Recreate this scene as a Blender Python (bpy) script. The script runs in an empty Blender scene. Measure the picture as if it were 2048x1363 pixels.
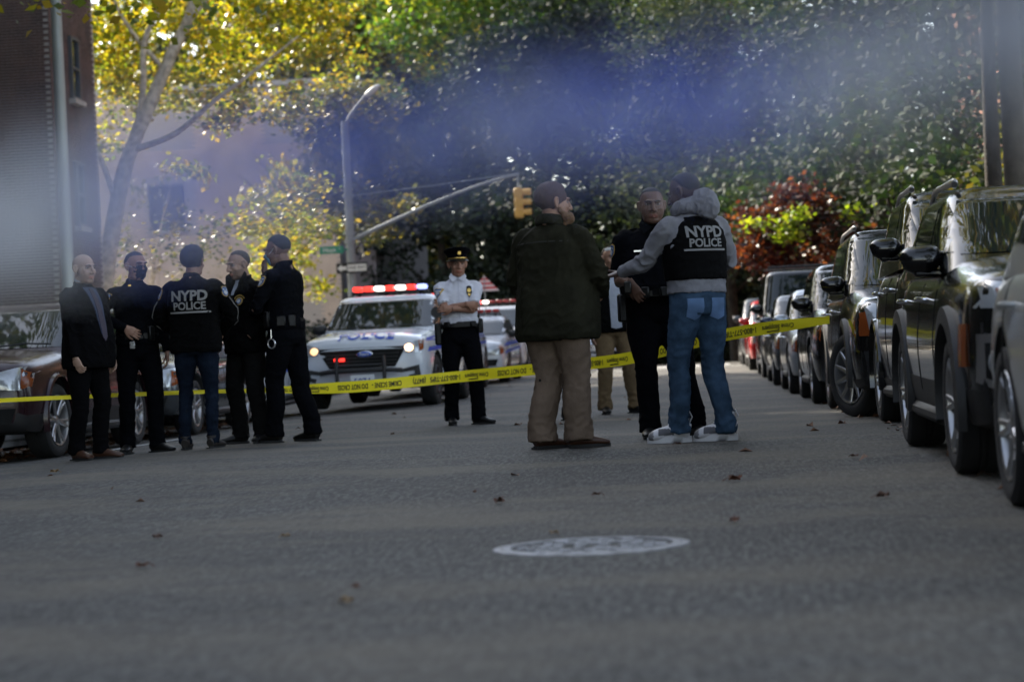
import bpy, bmesh, math, random
import numpy as np
from mathutils import Vector, Matrix, noise
from mathutils.bvhtree import BVHTree
from mathutils.geometry import delaunay_2d_cdt
R = math.radians
random.seed(7)
RNG = np.random.default_rng(7)
S = bpy.context.scene
C = S.collection

# ------------------------------------------------------------------ camera, sky, sun, exposure
cam_d = bpy.data.cameras.new('camera')
cam = bpy.data.objects.new('camera', cam_d); C.objects.link(cam)
S.camera = cam
cam_d.sensor_width = 36.0
cam_d.lens = 36.0 * 4150 / 2048
cam_d.clip_start = 0.05
cam_d.clip_end = 1500
yaw, pit, rol = R(5.18), R(.77), R(2.7)
_fh = Vector((-math.sin(yaw), math.cos(yaw), 0)); _r = Vector((math.cos(yaw), math.sin(yaw), 0))
_f = _fh * math.cos(pit) + Vector((0, 0, math.sin(pit))); _u = _r.cross(_f)
_rc = _r * math.cos(rol) - _u * math.sin(rol); _uc = _r * math.sin(rol) + _u * math.cos(rol)
M = Matrix((_rc, _uc, -_f)).transposed().to_4x4(); M.translation = Vector((0, 0, .56))
cam.matrix_world = M
cam_d.dof.use_dof = True
cam_d.dof.focus_distance = 15.2
cam_d.dof.aperture_fstop = 2.4

SUN_AZ, SUN_EL = R(43), R(33)          # azimuth measured from the street direction towards the left
w = bpy.data.worlds.new('World'); S.world = w; w.use_nodes = True
nt = w.node_tree; bg = nt.nodes['Background']
sky = nt.nodes.new('ShaderNodeTexSky'); sky.sky_type = 'NISHITA'; sky.sun_disc = False
sky.sun_elevation = SUN_EL; sky.sun_rotation = -SUN_AZ
sky.air_density = 1.1; sky.dust_density = 1.2
hs = nt.nodes.new('ShaderNodeHueSaturation'); hs.inputs['Saturation'].default_value = .62; nt.links.new(sky.outputs[0], hs.inputs['Color']); nt.links.new(hs.outputs[0], bg.inputs[0]); bg.inputs[1].default_value = .11
sun_d = bpy.data.lights.new('sun', 'SUN'); sun_d.energy = 3.0; sun_d.angle = R(.6); sun_d.color = (1, .90, .74)
sun = bpy.data.objects.new('sun', sun_d); C.objects.link(sun)
sdir = Vector((-math.sin(SUN_AZ) * math.cos(SUN_EL), math.cos(SUN_AZ) * math.cos(SUN_EL), math.sin(SUN_EL)))
sun.rotation_euler = sdir.to_track_quat('Z', 'Y').to_euler()
S.view_settings.view_transform = 'Standard'; S.view_settings.look = 'None'
S.view_settings.exposure = 2.2; S.view_settings.gamma = 1
S.view_settings.use_curve_mapping = False
S.cycles.use_denoising = True
S.cycles.max_bounces = 7; S.cycles.diffuse_bounces = 3; S.cycles.glossy_bounces = 3
S.cycles.transmission_bounces = 3; S.cycles.transparent_max_bounces = 6
S.cycles.sample_clamp_indirect = 6

# ------------------------------------------------------------------ materials
MATS = {}
def mat(name, col, rough=.6, metal=0, var=0, vscale=8, bump=0, bscale=60, coat=0, emit=None, es=0, spec=.5, detail=4, attr=None, transl=None, sheen=0, col2=None):
    if name in MATS: return MATS[name]
    m = bpy.data.materials.new(name); m.use_nodes = True; t = m.node_tree; b = t.nodes['Principled BSDF']
    b.inputs['Base Color'].default_value = (*col, 1); b.inputs['Roughness'].default_value = rough
    b.inputs['Metallic'].default_value = metal; b.inputs['Coat Weight'].default_value = coat
    b.inputs['Coat Roughness'].default_value = .04
    b.inputs['Specular IOR Level'].default_value = spec
    if sheen: b.inputs['Sheen Weight'].default_value = sheen
    co = t.nodes.new('ShaderNodeTexCoord')
    csock = None
    if attr:
        a = t.nodes.new('ShaderNodeAttribute'); a.attribute_name = attr; csock = a.outputs['Color']
    if var or col2:
        n = t.nodes.new('ShaderNodeTexNoise'); n.inputs['Scale'].default_value = vscale; n.inputs['Detail'].default_value = detail
        t.links.new(co.outputs['Object'], n.inputs['Vector'])
        mx = t.nodes.new('ShaderNodeMix'); mx.data_type = 'RGBA'
        if csock is not None:
            mx.blend_type = 'MULTIPLY'; mx.inputs[0].default_value = 1
            cr = t.nodes.new('ShaderNodeMapRange'); cr.inputs['To Min'].default_value = 1 - var; cr.inputs['To Max'].default_value = 1 + var
            cr.inputs['From Min'].default_value = .3; cr.inputs['From Max'].default_value = .7
            t.links.new(n.outputs['Fac'], cr.inputs['Value'])
            t.links.new(csock, mx.inputs[6]); t.links.new(cr.outputs[0], mx.inputs[7])
        else:
            c2 = col2 or tuple(min(1, c * (1 + var)) for c in col)
            c1 = col if col2 else tuple(c * (1 - var) for c in col)
            cr = t.nodes.new('ShaderNodeMapRange'); cr.inputs['From Min'].default_value = .35; cr.inputs['From Max'].default_value = .65
            t.links.new(n.outputs['Fac'], cr.inputs['Value']); t.links.new(cr.outputs[0], mx.inputs[0])
            mx.inputs[6].default_value = (*c1, 1); mx.inputs[7].default_value = (*c2, 1)
        csock = mx.outputs[2]
    if csock is not None: t.links.new(csock, b.inputs['Base Color'])
    if bump:
        n2 = t.nodes.new('ShaderNodeTexNoise'); n2.inputs['Scale'].default_value = bscale; n2.inputs['Detail'].default_value = 3
        t.links.new(co.outputs['Object'], n2.inputs['Vector'])
        bp = t.nodes.new('ShaderNodeBump'); bp.inputs['Strength'].default_value = bump; bp.inputs['Distance'].default_value = .02
        t.links.new(n2.outputs['Fac'], bp.inputs['Height']); t.links.new(bp.outputs[0], b.inputs['Normal'])
    if emit: b.inputs['Emission Color'].default_value = (*emit, 1); b.inputs['Emission Strength'].default_value = es
    if transl:
        tr = t.nodes.new('ShaderNodeBsdfTranslucent'); ms = t.nodes.new('ShaderNodeMixShader'); ms.inputs[0].default_value = transl
        if csock is not None:
            br = t.nodes.new('ShaderNodeMix'); br.data_type = 'RGBA'; br.blend_type = 'MULTIPLY'; br.inputs[0].default_value = 1
            br.clamp_result = False
            br.inputs[7].default_value = (2.6, 2.4, 1.0, 1); t.links.new(csock, br.inputs[6]); t.links.new(br.outputs[2], tr.inputs[0])
        t.links.new(b.outputs[0], ms.inputs[1]); t.links.new(tr.outputs[0], ms.inputs[2])
        t.links.new(ms.outputs[0], t.nodes['Material Output'].inputs[0])
    MATS[name] = m
    return m

# ------------------------------------------------------------------ geometry helpers
def smoothstep(a, b, x):
    t = max(0., min(1., (x - a) / (b - a))); return t * t * (3 - 2 * t)
def gz(y):
    if y < 15: return -.09 * (1 - smoothstep(7.5, 15., y))
    if y < 18: return 0.
    yy = min(y, 48.); z = .0004 * (yy - 18) ** 2
    return z + (min(y, 56.) - 48) * .012 if y > 48 else z

def gxy(x, y):
    return gz(y) - .036 * max(0., min(3.6, -x - 4.2))      # the road falls to the left gutter

class G:
    """collects closed shapes; obj() links them as ONE mesh object"""
    def __init__(s): s.v = []; s.f = []; s.m = []; s.uv = None
    def add(s, v, f, mi=0):
        o = len(s.v); s.v += [tuple(p) for p in v]; s.f += [tuple(i + o for i in q) for q in f]; s.m += [mi] * len(f); return s
    def box(s, c, d, mi=0, rot=None, bev=0):
        x, y, z = [a / 2 for a in d]
        if bev:
            b = bev; pts = []
            P = [(x - b, y, z - b), ]
            vs = []; 
            for sx in (-1, 1):
                for sy in (-1, 1):
                    for sz in (-1, 1):
                        vs += [(sx * x, sy * (y - b), sz * (z - b)), (sx * (x - b), sy * y, sz * (z - b)), (sx * (x - b), sy * (y - b), sz * z)]
            bm = bmesh.new()
            for p in vs: bm.verts.new(p)
            r = bmesh.ops.convex_hull(bm, input=bm.verts[:])
            bm.verts.index_update(); v = [Vector(q.co) for q in bm.verts]; f = [tuple(a.index for a in q.verts) for q in bm.faces]; bm.free()
        else:
            v = [Vector((a, b, cc)) for a in (-x, x) for b in (-y, y) for cc in (-z, z)]
            f = [(0, 1, 3, 2), (4, 6, 7, 5), (0, 4, 5, 1), (2, 3, 7, 6), (0, 2, 6, 4), (1, 5, 7, 3)]
        if rot is not None: v = [rot @ p for p in v]
        c = Vector(c); s.add([p + c for p in v], f, mi); return s
    def rings(s, rings, mi=0, cap=True, closed=True):
        n = len(rings[0]); v = [p for r in rings for p in r]; f = []
        for i in range(len(rings) - 1):
            for j in range(n if closed else n - 1):
                a = i * n + j; b = i * n + (j + 1) % n; f.append((a, b, b + n, a + n))
        if cap and closed:
            f.append(tuple(range(n - 1, -1, -1))); f.append(tuple((len(rings) - 1) * n + j for j in range(n)))
        s.add(v, f, mi); return s
    def tube(s, pts, rad, n=12, mi=0, cap=True, sm=0, up=None, flat=None):
        """rad: number or list of r or (rx, ry); sm: spline subdivisions"""
        pts = [Vector(p) for p in pts]
        if not isinstance(rad, list): rad = [rad] * len(pts)
        rad = [r if isinstance(r, tuple) else (r, r) for r in rad]
        if sm:
            P, Q = [], []; m = len(pts)
            for i in range(m - 1):
                p0, p1, p2, p3 = pts[max(i - 1, 0)], pts[i], pts[i + 1], pts[min(i + 2, m - 1)]
                for k in range(sm):
                    t = k / sm
                    P.append(.5 * ((2 * p1) + (p2 - p0) * t + (2 * p0 - 5 * p1 + 4 * p2 - p3) * t * t + (3 * p1 - p0 - 3 * p2 + p3) * t ** 3))
                    tt = t * t * (3 - 2 * t) * .5 + t * .5
                    Q.append(tuple(rad[i][a] * (1 - tt) + rad[i + 1][a] * tt for a in (0, 1)))
            P.append(pts[-1]); Q.append(rad[-1]); pts, rad = P, Q
        rs = []; prev = None
        for i, p in enumerate(pts):
            d = (pts[min(i + 1, len(pts) - 1)] - pts[max(i - 1, 0)])
            d = d.normalized() if d.length > 1e-9 else Vector((0, 0, 1))
            if prev is None:
                a = Vector(up) if up else (Vector((0, 1, 0)) if abs(d.z) > .7 else Vector((0, 0, 1)))
            else: a = prev
            a = a - d * a.dot(d)
            a = a.normalized() if a.length > 1e-6 else d.orthogonal().normalized()
            prev = a; b = d.cross(a)
            rx, ry = rad[i]
            rs.append([p + b * (math.cos(2 * math.pi * k / n) * rx) + a * (math.sin(2 * math.pi * k / n) * ry) for k in range(n)])
        return s.rings(rs, mi, cap)
    def ell(s, c, r, mi=0, nu=16, nv=10, rot=None):
        c = Vector(c); r = (r, r, r) if not isinstance(r, (tuple, list)) else r
        v = []; f = []
        for i in range(1, nv):
            th = math.pi * i / nv
            for j in range(nu):
                ph = 2 * math.pi * j / nu
                p = Vector((r[0] * math.sin(th) * math.cos(ph), r[1] * math.sin(th) * math.sin(ph), r[2] * math.cos(th)))
                if rot is not None: p = rot @ p
                v.append(p + c)
        t = Vector((0, 0, r[2])); bt = Vector((0, 0, -r[2]))
        if rot is not None: t = rot @ t; bt = rot @ bt
        v += [t + c, bt + c]; T = len(v) - 2; B = T + 1
        for i in range(nv - 2):
            for j in range(nu):
                a = i * nu + j; b = i * nu + (j + 1) % nu; f.append((a, a + nu, b + nu, b))
        for j in range(nu):
            f.append((T, j, (j + 1) % nu)); a = (nv - 2) * nu; f.append((B, a + (j + 1) % nu, a + j))
        s.add(v, f, mi); return s
    def lathe(s, prof, axis='z', n=32, mi=0, c=(0, 0, 0), a0=0, a1=2 * math.pi):
        """prof: (radius, height) list; full turn or an arc"""
        full = abs(a1 - a0 - 2 * math.pi) < 1e-6; c = Vector(c); k = n if full else n + 1
        rs = []
        for r, h in prof:
            ring = []
            for j in range(k):
                a = a0 + (a1 - a0) * j / n; x, y = r * math.cos(a), r * math.sin(a)
                p = {'z': (x, y, h), 'x': (h, x, y), 'y': (x, h, y)}[axis]
                ring.append(Vector(p) + c)
            rs.append(ring)
        return s.rings(rs, mi, cap=False, closed=full)
    def prism(s, poly, z0, z1, mi=0, fn=lambda x, y, z: (x, y, z)):
        n = len(poly); v = [fn(x, y, z0) for x, y in poly] + [fn(x, y, z1) for x, y in poly]
        f = [tuple(range(n - 1, -1, -1)), tuple(range(n, 2 * n))] + [(i, (i + 1) % n, (i + 1) % n + n, i + n) for i in range(n)]
        s.add(v, f, mi); return s
    def me(s, name, mats, smooth=True, angle=40):
        m = bpy.data.meshes.new(name); m.from_pydata([tuple(p) for p in s.v], [], s.f)
        for q in (mats if isinstance(mats, (list, tuple)) else [mats]): m.materials.append(q)
        if isinstance(mats, (list, tuple)) and len(mats) > 1: m.polygons.foreach_set('material_index', s.m)
        bm = bmesh.new(); bm.from_mesh(m); bmesh.ops.recalc_face_normals(bm, faces=bm.faces[:])
        if smooth:
            for f in bm.faces: f.smooth = True
            ca = math.cos(R(angle))
            for e in bm.edges:
                if len(e.link_faces) == 2 and e.link_faces[0].normal.dot(e.link_faces[1].normal) < ca: e.smooth = False
        bm.to_mesh(m); bm.free()
        return m
    def obj(s, name, mats, parent=None, smooth=True, angle=40, **kw):
        return link(name, s.me(name, mats, smooth, angle), parent, **kw)

def link(name, me, parent=None, loc=None, rot=None, **kw):
    o = bpy.data.objects.new(name, me); C.objects.link(o)
    if parent is not None: o.parent = parent
    if loc is not None: o.location = loc
    if rot is not None: o.rotation_euler = rot
    for k, v in kw.items(): o[k] = v
    return o
def thing(name, label, cat, loc=(0, 0, 0), rz=0, group=None):
    o = bpy.data.objects.new(name, None); C.objects.link(o)
    o.location = loc; o.rotation_euler = (0, 0, rz); o.empty_display_size = .2
    o['label'] = label; o['category'] = cat
    if group: o['group'] = group
    return o
def tag(o, label=None, cat=None, group=None, kind=None):
    for k, v in (('label', label), ('category', cat), ('group', group), ('kind', kind)):
        if v: o[k] = v
    return o
def copy_tree(o, parent=None, loc=None, rz=None, label=None):
    c = o.copy(); C.objects.link(c); c.parent = parent
    if loc is not None: c.location = loc
    if rz is not None: c.rotation_euler = (0, 0, rz)
    if label: c['label'] = label
    for ch in list(o.children): copy_tree(ch, c)
    return c

TMP = bpy.data.scenes.new('tmp')
def evaluate(me, mods):
    """applies modifiers to a mesh in a scratch scene and returns the new mesh"""
    o = bpy.data.objects.new('tmp', me); TMP.collection.objects.link(o); extra = []
    for typ, kw in mods:
        m = o.modifiers.new(typ, typ)
        for k, v in kw.items():
            if isinstance(v, bpy.types.Mesh):
                q = bpy.data.objects.new('tmpc', v); TMP.collection.objects.link(q); extra.append(q); v = q
            setattr(m, k, v)
    vl = TMP.view_layers[0]; vl.update(); dg = vl.depsgraph
    r = bpy.data.meshes.new_from_object(o.evaluated_get(dg), preserve_all_data_layers=True, depsgraph=dg)
    for q in [o] + extra: bpy.data.objects.remove(q)
    return r
def fuse(g, voxel, smooth=4, deci=None):
    m = bpy.data.meshes.new('t'); m.from_pydata([tuple(p) for p in g.v], [], g.f)
    bm = bmesh.new(); bm.from_mesh(m); bmesh.ops.recalc_face_normals(bm, faces=bm.faces[:]); bm.to_mesh(m); bm.free()
    mods = [('REMESH', dict(mode='VOXEL', voxel_size=voxel))]
    if smooth: mods.append(('SMOOTH', dict(factor=.5, iterations=smooth)))
    if deci: mods.append(('DECIMATE', dict(ratio=deci)))
    r = evaluate(m, mods); r.polygons.foreach_set('use_smooth', [True] * len(r.polygons))
    return r
def coords(me):
    a = np.empty(len(me.vertices) * 3, np.float32); me.vertices.foreach_get('co', a); return a.reshape(-1, 3)
def normals(me):
    a = np.empty(len(me.vertices) * 3, np.float32); me.vertices.foreach_get('normal', a); return a.reshape(-1, 3)
def setco(me, a): me.vertices.foreach_set('co', a.astype(np.float32).ravel()); me.update()
def paint(me, cols, name='Col'):
    a = me.color_attributes.new(name, 'FLOAT_COLOR', 'POINT'); c = np.ones((len(me.vertices), 4), np.float32); c[:, :3] = cols
    a.data.foreach_set('color', c.ravel())
def join_me(name, meshes, mats):
    V, F, o = [], [], 0; MI = []; cols = []
    for me, mi in meshes:
        V += [tuple(v.co) for v in me.vertices]; F += [tuple(i + o for i in p.vertices) for p in me.polygons]; MI += [mi] * len(me.polygons); o += len(me.vertices)
    m = bpy.data.meshes.new(name); m.from_pydata(V, [], F)
    for q in mats: m.materials.append(q)
    m.polygons.foreach_set('material_index', MI); m.polygons.foreach_set('use_smooth', [True] * len(F)); m.update()
    return m

def bvh_of(me):
    return BVHTree.FromPolygons([v.co for v in me.vertices], [tuple(p.vertices) for p in me.polygons])
AX = {'front': (lambda u, v: Vector((u, -20, v)), Vector((0, 1, 0))), 'back': (lambda u, v: Vector((u, 20, v)), Vector((0, -1, 0))),
      'left': (lambda u, v: Vector((-20, u, v)), Vector((1, 0, 0))), 'right': (lambda u, v: Vector((20, u, v)), Vector((-1, 0, 0))),
      'top': (lambda u, v: Vector((u, v, 20)), Vector((0, 0, -1)))}
def cast(bvh, axis, u, v):
    if isinstance(axis, str): o, d = AX[axis]; o = o(u, v)
    else:
        org, ux, vx, d = axis; o = org + ux * u + vx * v
    h = bvh.ray_cast(o, d)
    if h[0] is None:
        h = bvh.find_nearest(o + d * (20 if isinstance(axis, str) else .3)); return h[0], d
    return h[0], d
def resample(poly, step):
    out = []; n = len(poly)
    for i in range(n):
        a = Vector(poly[i]); b = Vector(poly[(i + 1) % n]); k = max(1, int((b - a).length / step))
        out += [a.lerp(b, j / k) for j in range(k)]
    return out
def patch(bvh, axis, poly, name, m, parent, off=.004, step=.08, depth=.02, g=None, **kw):
    """a skin cut to the outline poly, laid on the surface and standing off it by off, with its edge turned in"""
    P = resample([Vector(p) for p in poly], step)
    n = len(P); xs = [p.x for p in P]; ys = [p.y for p in P]; pts = list(P)
    x = min(xs) + step
    def inside(x, y):
        c = False; j = n - 1
        for i in range(n):
            if ((P[i].y > y) != (P[j].y > y)) and x < (P[j].x - P[i].x) * (y - P[i].y) / (P[j].y - P[i].y) + P[i].x: c = not c
            j = i
        return c
    while x < max(xs):
        y = min(ys) + step
        while y < max(ys):
            if inside(x, y): pts.append(Vector((x, y)))
            y += step
        x += step
    r = delaunay_2d_cdt(pts, [(i, (i + 1) % n) for i in range(n)], [], 1, 1e-5)
    v2, ed, fs = r[0], r[1], r[2]
    v = []
    for p in v2:
        h, d = cast(bvh, axis, p.x, p.y); v.append(h - d * off)
    k = len(v); cnt = {}
    for f in fs:
        for i in range(len(f)):
            a, b = f[i], f[(i + 1) % len(f)]; cnt[(a, b)] = 1
    bd = [(a, b) for a, b in cnt if (b, a) not in cnt]
    v += [p + d * (off + depth) for p in v]
    ff = [tuple(f) for f in fs] + [(b, a, a + k, b + k) for a, b in bd]
    gg = g or G(); gg.add(v, ff)
    if g is None: return gg.obj(name, m, parent, **kw)
FONT = {}
def text2d(s, size=1, bold=.0, italic=0, xs=1, space=1):
    key = (s, bold, italic, space)
    if key not in FONT:
        cu = bpy.data.curves.new('t', 'FONT'); cu.body = s; cu.size = 1; cu.offset = bold; cu.shear = italic; cu.align_x = 'CENTER'; cu.align_y = 'CENTER'
        cu.space_character = space; cu.resolution_u = 3
        o = bpy.data.objects.new('t', cu); TMP.collection.objects.link(o); TMP.view_layers[0].update()
        me = bpy.data.meshes.new_from_object(o.evaluated_get(TMP.view_layers[0].depsgraph))
        FONT[key] = ([(v.co.x, v.co.y) for v in me.vertices], [tuple(p.vertices) for p in me.polygons]); bpy.data.objects.remove(o)
    v, f = FONT[key]
    return [(x * size * xs, y * size) for x, y in v], f
def text_on(bvh, axis, s, cu, cv, size, name, m, parent, off=.004, bold=.01, italic=0, xs=1, flip=1, rot=0, space=1):
    v2, f = text2d(s, size, bold, italic, xs, space); v = []; c_, s_ = math.cos(rot), math.sin(rot)
    for x, y in v2:
        x, y = x * c_ - y * s_, x * s_ + y * c_
        h, d = cast(bvh, axis, cu + x * flip, cv + y); v.append(h - d * off)
    g = G(); g.add(v, f); return g.obj(name, m, parent, smooth=False)
def text_flat(g, s, org, ux, vx, size, bold=.01, xs=1, mi=0):
    v2, f = text2d(s, size, bold, 0, xs); g.add([Vector(org) + Vector(ux) * x + Vector(vx) * y for x, y in v2], f, mi); return g

# ------------------------------------------------------------------ ground, road, pavements
def road_mat():
    m = bpy.data.materials.new('worn asphalt'); m.use_nodes = True; t = m.node_tree; b = t.nodes['Principled BSDF']; b.inputs['Roughness'].default_value = .76; b.inputs['Specular IOR Level'].default_value = .45
    co = t.nodes.new('ShaderNodeTexCoord'); N = t.nodes.new; Lk = t.links.new
    def noi(sc, det, rough=.6, vec=None, st=None):
        n = N('ShaderNodeTexNoise'); n.inputs['Scale'].default_value = sc; n.inputs['Detail'].default_value = det; n.inputs['Roughness'].default_value = rough
        if st:
            mp = N('ShaderNodeMapping'); mp.inputs['Scale'].default_value = st; Lk(co.outputs['Object'], mp.inputs[0]); Lk(mp.outputs[0], n.inputs['Vector'])
        else: Lk(co.outputs['Object'], n.inputs['Vector'])
        return n
    def ramp(src, stops):
        r = N('ShaderNodeValToRGB'); e = r.color_ramp.elements
        e[0].position, e[0].color = stops[0][0], (*stops[0][1], 1); e[1].position, e[1].color = stops[-1][0], (*stops[-1][1], 1)
        for p, c in stops[1:-1]: q = e.new(p); q.color = (*c, 1)
        Lk(src, r.inputs[0]); return r
    base = ramp(noi(.55, 5, st=(.5, .5, 1)).outputs['Fac'], [(.3, (.028, .0278, .0262)), (.5, (.038, .0378, .0356)), (.7, (.053, .0525, .049))])
    fine = ramp(noi(95, 2, .8).outputs['Fac'], [(.36, (.30, .30, .30)), (.5, (.95, .95, .95)), (.60, (2.1, 2.1, 2.1))])
    mul = N('ShaderNodeMix'); mul.data_type = 'RGBA'; mul.blend_type = 'MULTIPLY'; mul.inputs[0].default_value = 1
    Lk(base.outputs[0], mul.inputs[6]); Lk(fine.outputs[0], mul.inputs[7])
    cg = ramp(noi(46, 3, .85, st=(1, .16, 1)).outputs['Fac'], [(.40, (.42, .42, .42)), (.5, (.95, .95, .95)), (.60, (1.95, 1.95, 1.95))])
    mg = N('ShaderNodeMix'); mg.data_type = 'RGBA'; mg.blend_type = 'MULTIPLY'; mg.inputs[0].default_value = 1; Lk(mul.outputs[2], mg.inputs[6]); Lk(cg.outputs[0], mg.inputs[7]); mul = mg
    # brownish dust lying in streaks on the near road
    du = ramp(noi(.75, 6, .65, st=(.5, 1, 1)).outputs['Fac'], [(.46, (0, 0, 0)), (.62, (1, 1, 1))])
    mix = N('ShaderNodeMix'); mix.data_type = 'RGBA'; k = N('ShaderNodeMath'); k.operation = 'MULTIPLY'; k.inputs[1].default_value = .6
    Lk(du.outputs[0], k.inputs[0]); Lk(k.outputs[0], mix.inputs[0]); Lk(mul.outputs[2], mix.inputs[6]); mix.inputs[7].default_value = (.120, .102, .076, 1)
    # cracks and tar seams
    vo = N('ShaderNodeTexVoronoi'); vo.feature = 'DISTANCE_TO_EDGE'; vo.inputs['Scale'].default_value = .42
    nz = noi(2.5, 4); ad = N('ShaderNodeMix'); ad.data_type = 'RGBA'; ad.inputs[0].default_value = .16; Lk(co.outputs['Object'], ad.inputs[6]); Lk(nz.outputs['Color'], ad.inputs[7]); Lk(ad.outputs[2], vo.inputs['Vector'])
    cr = ramp(vo.outputs['Distance'], [(.0, (.35, .35, .35)), (.012, (1, 1, 1))])
    m2 = N('ShaderNodeMix'); m2.data_type = 'RGBA'; m2.blend_type = 'MULTIPLY'; m2.inputs[0].default_value = .0; Lk(mix.outputs[2], m2.inputs[6]); Lk(cr.outputs[0], m2.inputs[7])
    Lk(m2.outputs[2], b.inputs['Base Color'])
    bp = N('ShaderNodeBump'); bp.inputs['Strength'].default_value = .55; bp.inputs['Distance'].default_value = .008
    Lk(noi(170, 3, .8).outputs['Fac'], bp.inputs['Height']); Lk(bp.outputs[0], b.inputs['Normal'])
    return m
M_road = road_mat()
M_conc = mat('pavement concrete', (.22, .215, .20), .85, var=.25, vscale=3, bump=.3, bscale=80)
M_kerb = mat('kerb stone', (.20, .20, .195), .85, var=.25, vscale=5, bump=.3, bscale=60)
M_soil = mat('leaf littered soil', (.045, .035, .022), .95, var=.5, vscale=6, bump=.6, bscale=20, col2=(.07, .06, .025))
M_paint = mat('worn white road paint', (.42, .42, .41), .8, var=.4, vscale=12)
def sheet(name, x0, x1, ys, zo, m, kerb=False, **kw):
    v = []; f = []
    for y in ys: v += [(x0, y, gz(y) + zo), (x1, y, gz(y) + zo)]
    for i in range(len(ys) - 1): f.append((2 * i, 2 * i + 1, 2 * i + 3, 2 * i + 2))
    me = bpy.data.meshes.new(name); me.from_pydata(v, [], f); me.materials.append(m); me.polygons.foreach_set('use_smooth', [True] * len(f))
    return link(name, me, kind='structure', **kw)
YS = [-30, -10, 0, 5] + [7 + .5 * i for i in range(18)] + [16, 17] + [18 + i for i in range(0, 40)] + [60, 65, 70]
sheet('ground', -600, 600, [-600, -100] + YS + [80, 100, 150, 300, 700], -.20, M_soil)
v = []; f = []; xs = [-8.1, -7.5, -6.5, -5.5, -4.8, -4.2, 0, 3.3]; ys = YS[:-3]; k = len(xs)
for y in ys: v += [(x, y, gxy(x, y)) for x in xs]
for i in range(len(ys) - 1): f += [(i * k + j, i * k + j + 1, (i + 1) * k + j + 1, (i + 1) * k + j) for j in range(k - 1)]
me = bpy.data.meshes.new('road'); me.from_pydata(v, [], f); me.materials.append(M_road); me.polygons.foreach_set('use_smooth', [True] * len(f)); link('road', me, kind='structure')
sheet('crossing_road', -200, 200, [57, 60, 65, 67], .004, M_road)
def pavement(x0, x1, ys, nm):
    g = G()
    for a, b in zip(ys, ys[1:]):
        za, zb = gz(a) + .13, gz(b) + .13
        g.add([(x0, a, za), (x1, a, za), (x1, b, zb), (x0, b, zb), (x0, a, za - .2), (x1, a, za - .2), (x1, b, zb - .2), (x0, b, zb - .2)],
              [(0, 1, 2, 3), (4, 7, 6, 5), (0, 4, 5, 1), (1, 5, 6, 2), (2, 6, 7, 3), (3, 7, 4, 0)])
    return g
# flagstones: one slab each, joints left open
def flags(name, xa, xb, y0, y1, nx, sl):
    base = pavement(xa, xb, list(np.linspace(y0, y1, 24)), name); 
    for i, p in enumerate(base.v): base.v[i] = (p[0], p[1], p[2] - .012)
    par = base.obj(name, M_conc, kind='structure', smooth=False)
    w_ = (xb - xa) / nx; k = 0; slab = {}
    y = y0
    while y < y1 - .1:
        for j in range(nx):
            if k >= 280: break
            me = slab.get(0)
            if me is None:
                g = G(); g.box((0, 0, 0), (w_ - .015, sl - .015, .05), bev=.006); me = slab[0] = g.me('paving_slab', M_conc)
            o = link('paving_slab', me, par, loc=(xa + w_ * (j + .5), y + sl / 2, gz(y + sl / 2) + .13 - .022 + random.uniform(-.003, .003))); o.rotation_euler = (math.atan((gz(y + sl) - gz(y)) / sl), 0, 0); k += 1
        y += sl
    return par
flags('pavement_left', -11.3, -8.26, 12, 56, 2, 1.5)
flags('pavement_right', 3.46, 6.0, 6, 56, 2, 1.5)
for nm, x in (('kerb_left', -8.18), ('kerb_right', 3.38)):
    base = pavement(x - .06, x + .06, list(np.linspace(-10, 56, 30)), nm)
    for i, p in enumerate(base.v): base.v[i] = (p[0], p[1], p[2] - .02)
    par = base.obj(nm, M_kerb, kind='structure', smooth=False)
    q = G(); q.box((0, 0, 0), (.15, 1.48, .16), bev=.02); me = q.me('kerb_stone', M_kerb); y = 5
    while y < 56:
        link('kerb_stone', me, par, loc=(x, y + .75, gz(y + .75) + .058), rot=(math.atan((gz(y + 1.5) - gz(y)) / 1.5), 0, 0)); y += 1.5
# crosswalk bars and stop line, worn
g = G()
for i in range(14):
    x = -7.2 + i * .76
    g.add([(x, 52.0, gz(52.0) + .004), (x + .32, 52.0, gz(52.) + .004), (x + .32, 54.6, gz(54.6) + .004), (x, 54.6, gz(54.6) + .004)], [(0, 1, 2, 3)])
g.obj('crosswalk', M_paint, kind='structure', smooth=False)
g = G(); g.add([(-7.2, 49.6, gz(49.6) + .004), (3, 49.6, gz(49.6) + .004), (3, 50.1, gz(50.1) + .004), (-7.2, 50.1, gz(50.1) + .004)], [(0, 1, 2, 3)]); g.obj('stop_line', M_paint, kind='structure', smooth=False)
g = G(); g.add([(x, y, gxy(x, y) + .005) for x, y in ((-5.9, 19.6), (-5.77, 19.6), (-5.77, 23.0), (-5.9, 23.0))], [(0, 1, 2, 3)]); g.obj('pale_strip', M_paint, kind='structure', smooth=False)  # narrow pale strip beside the left row of cars
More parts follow.
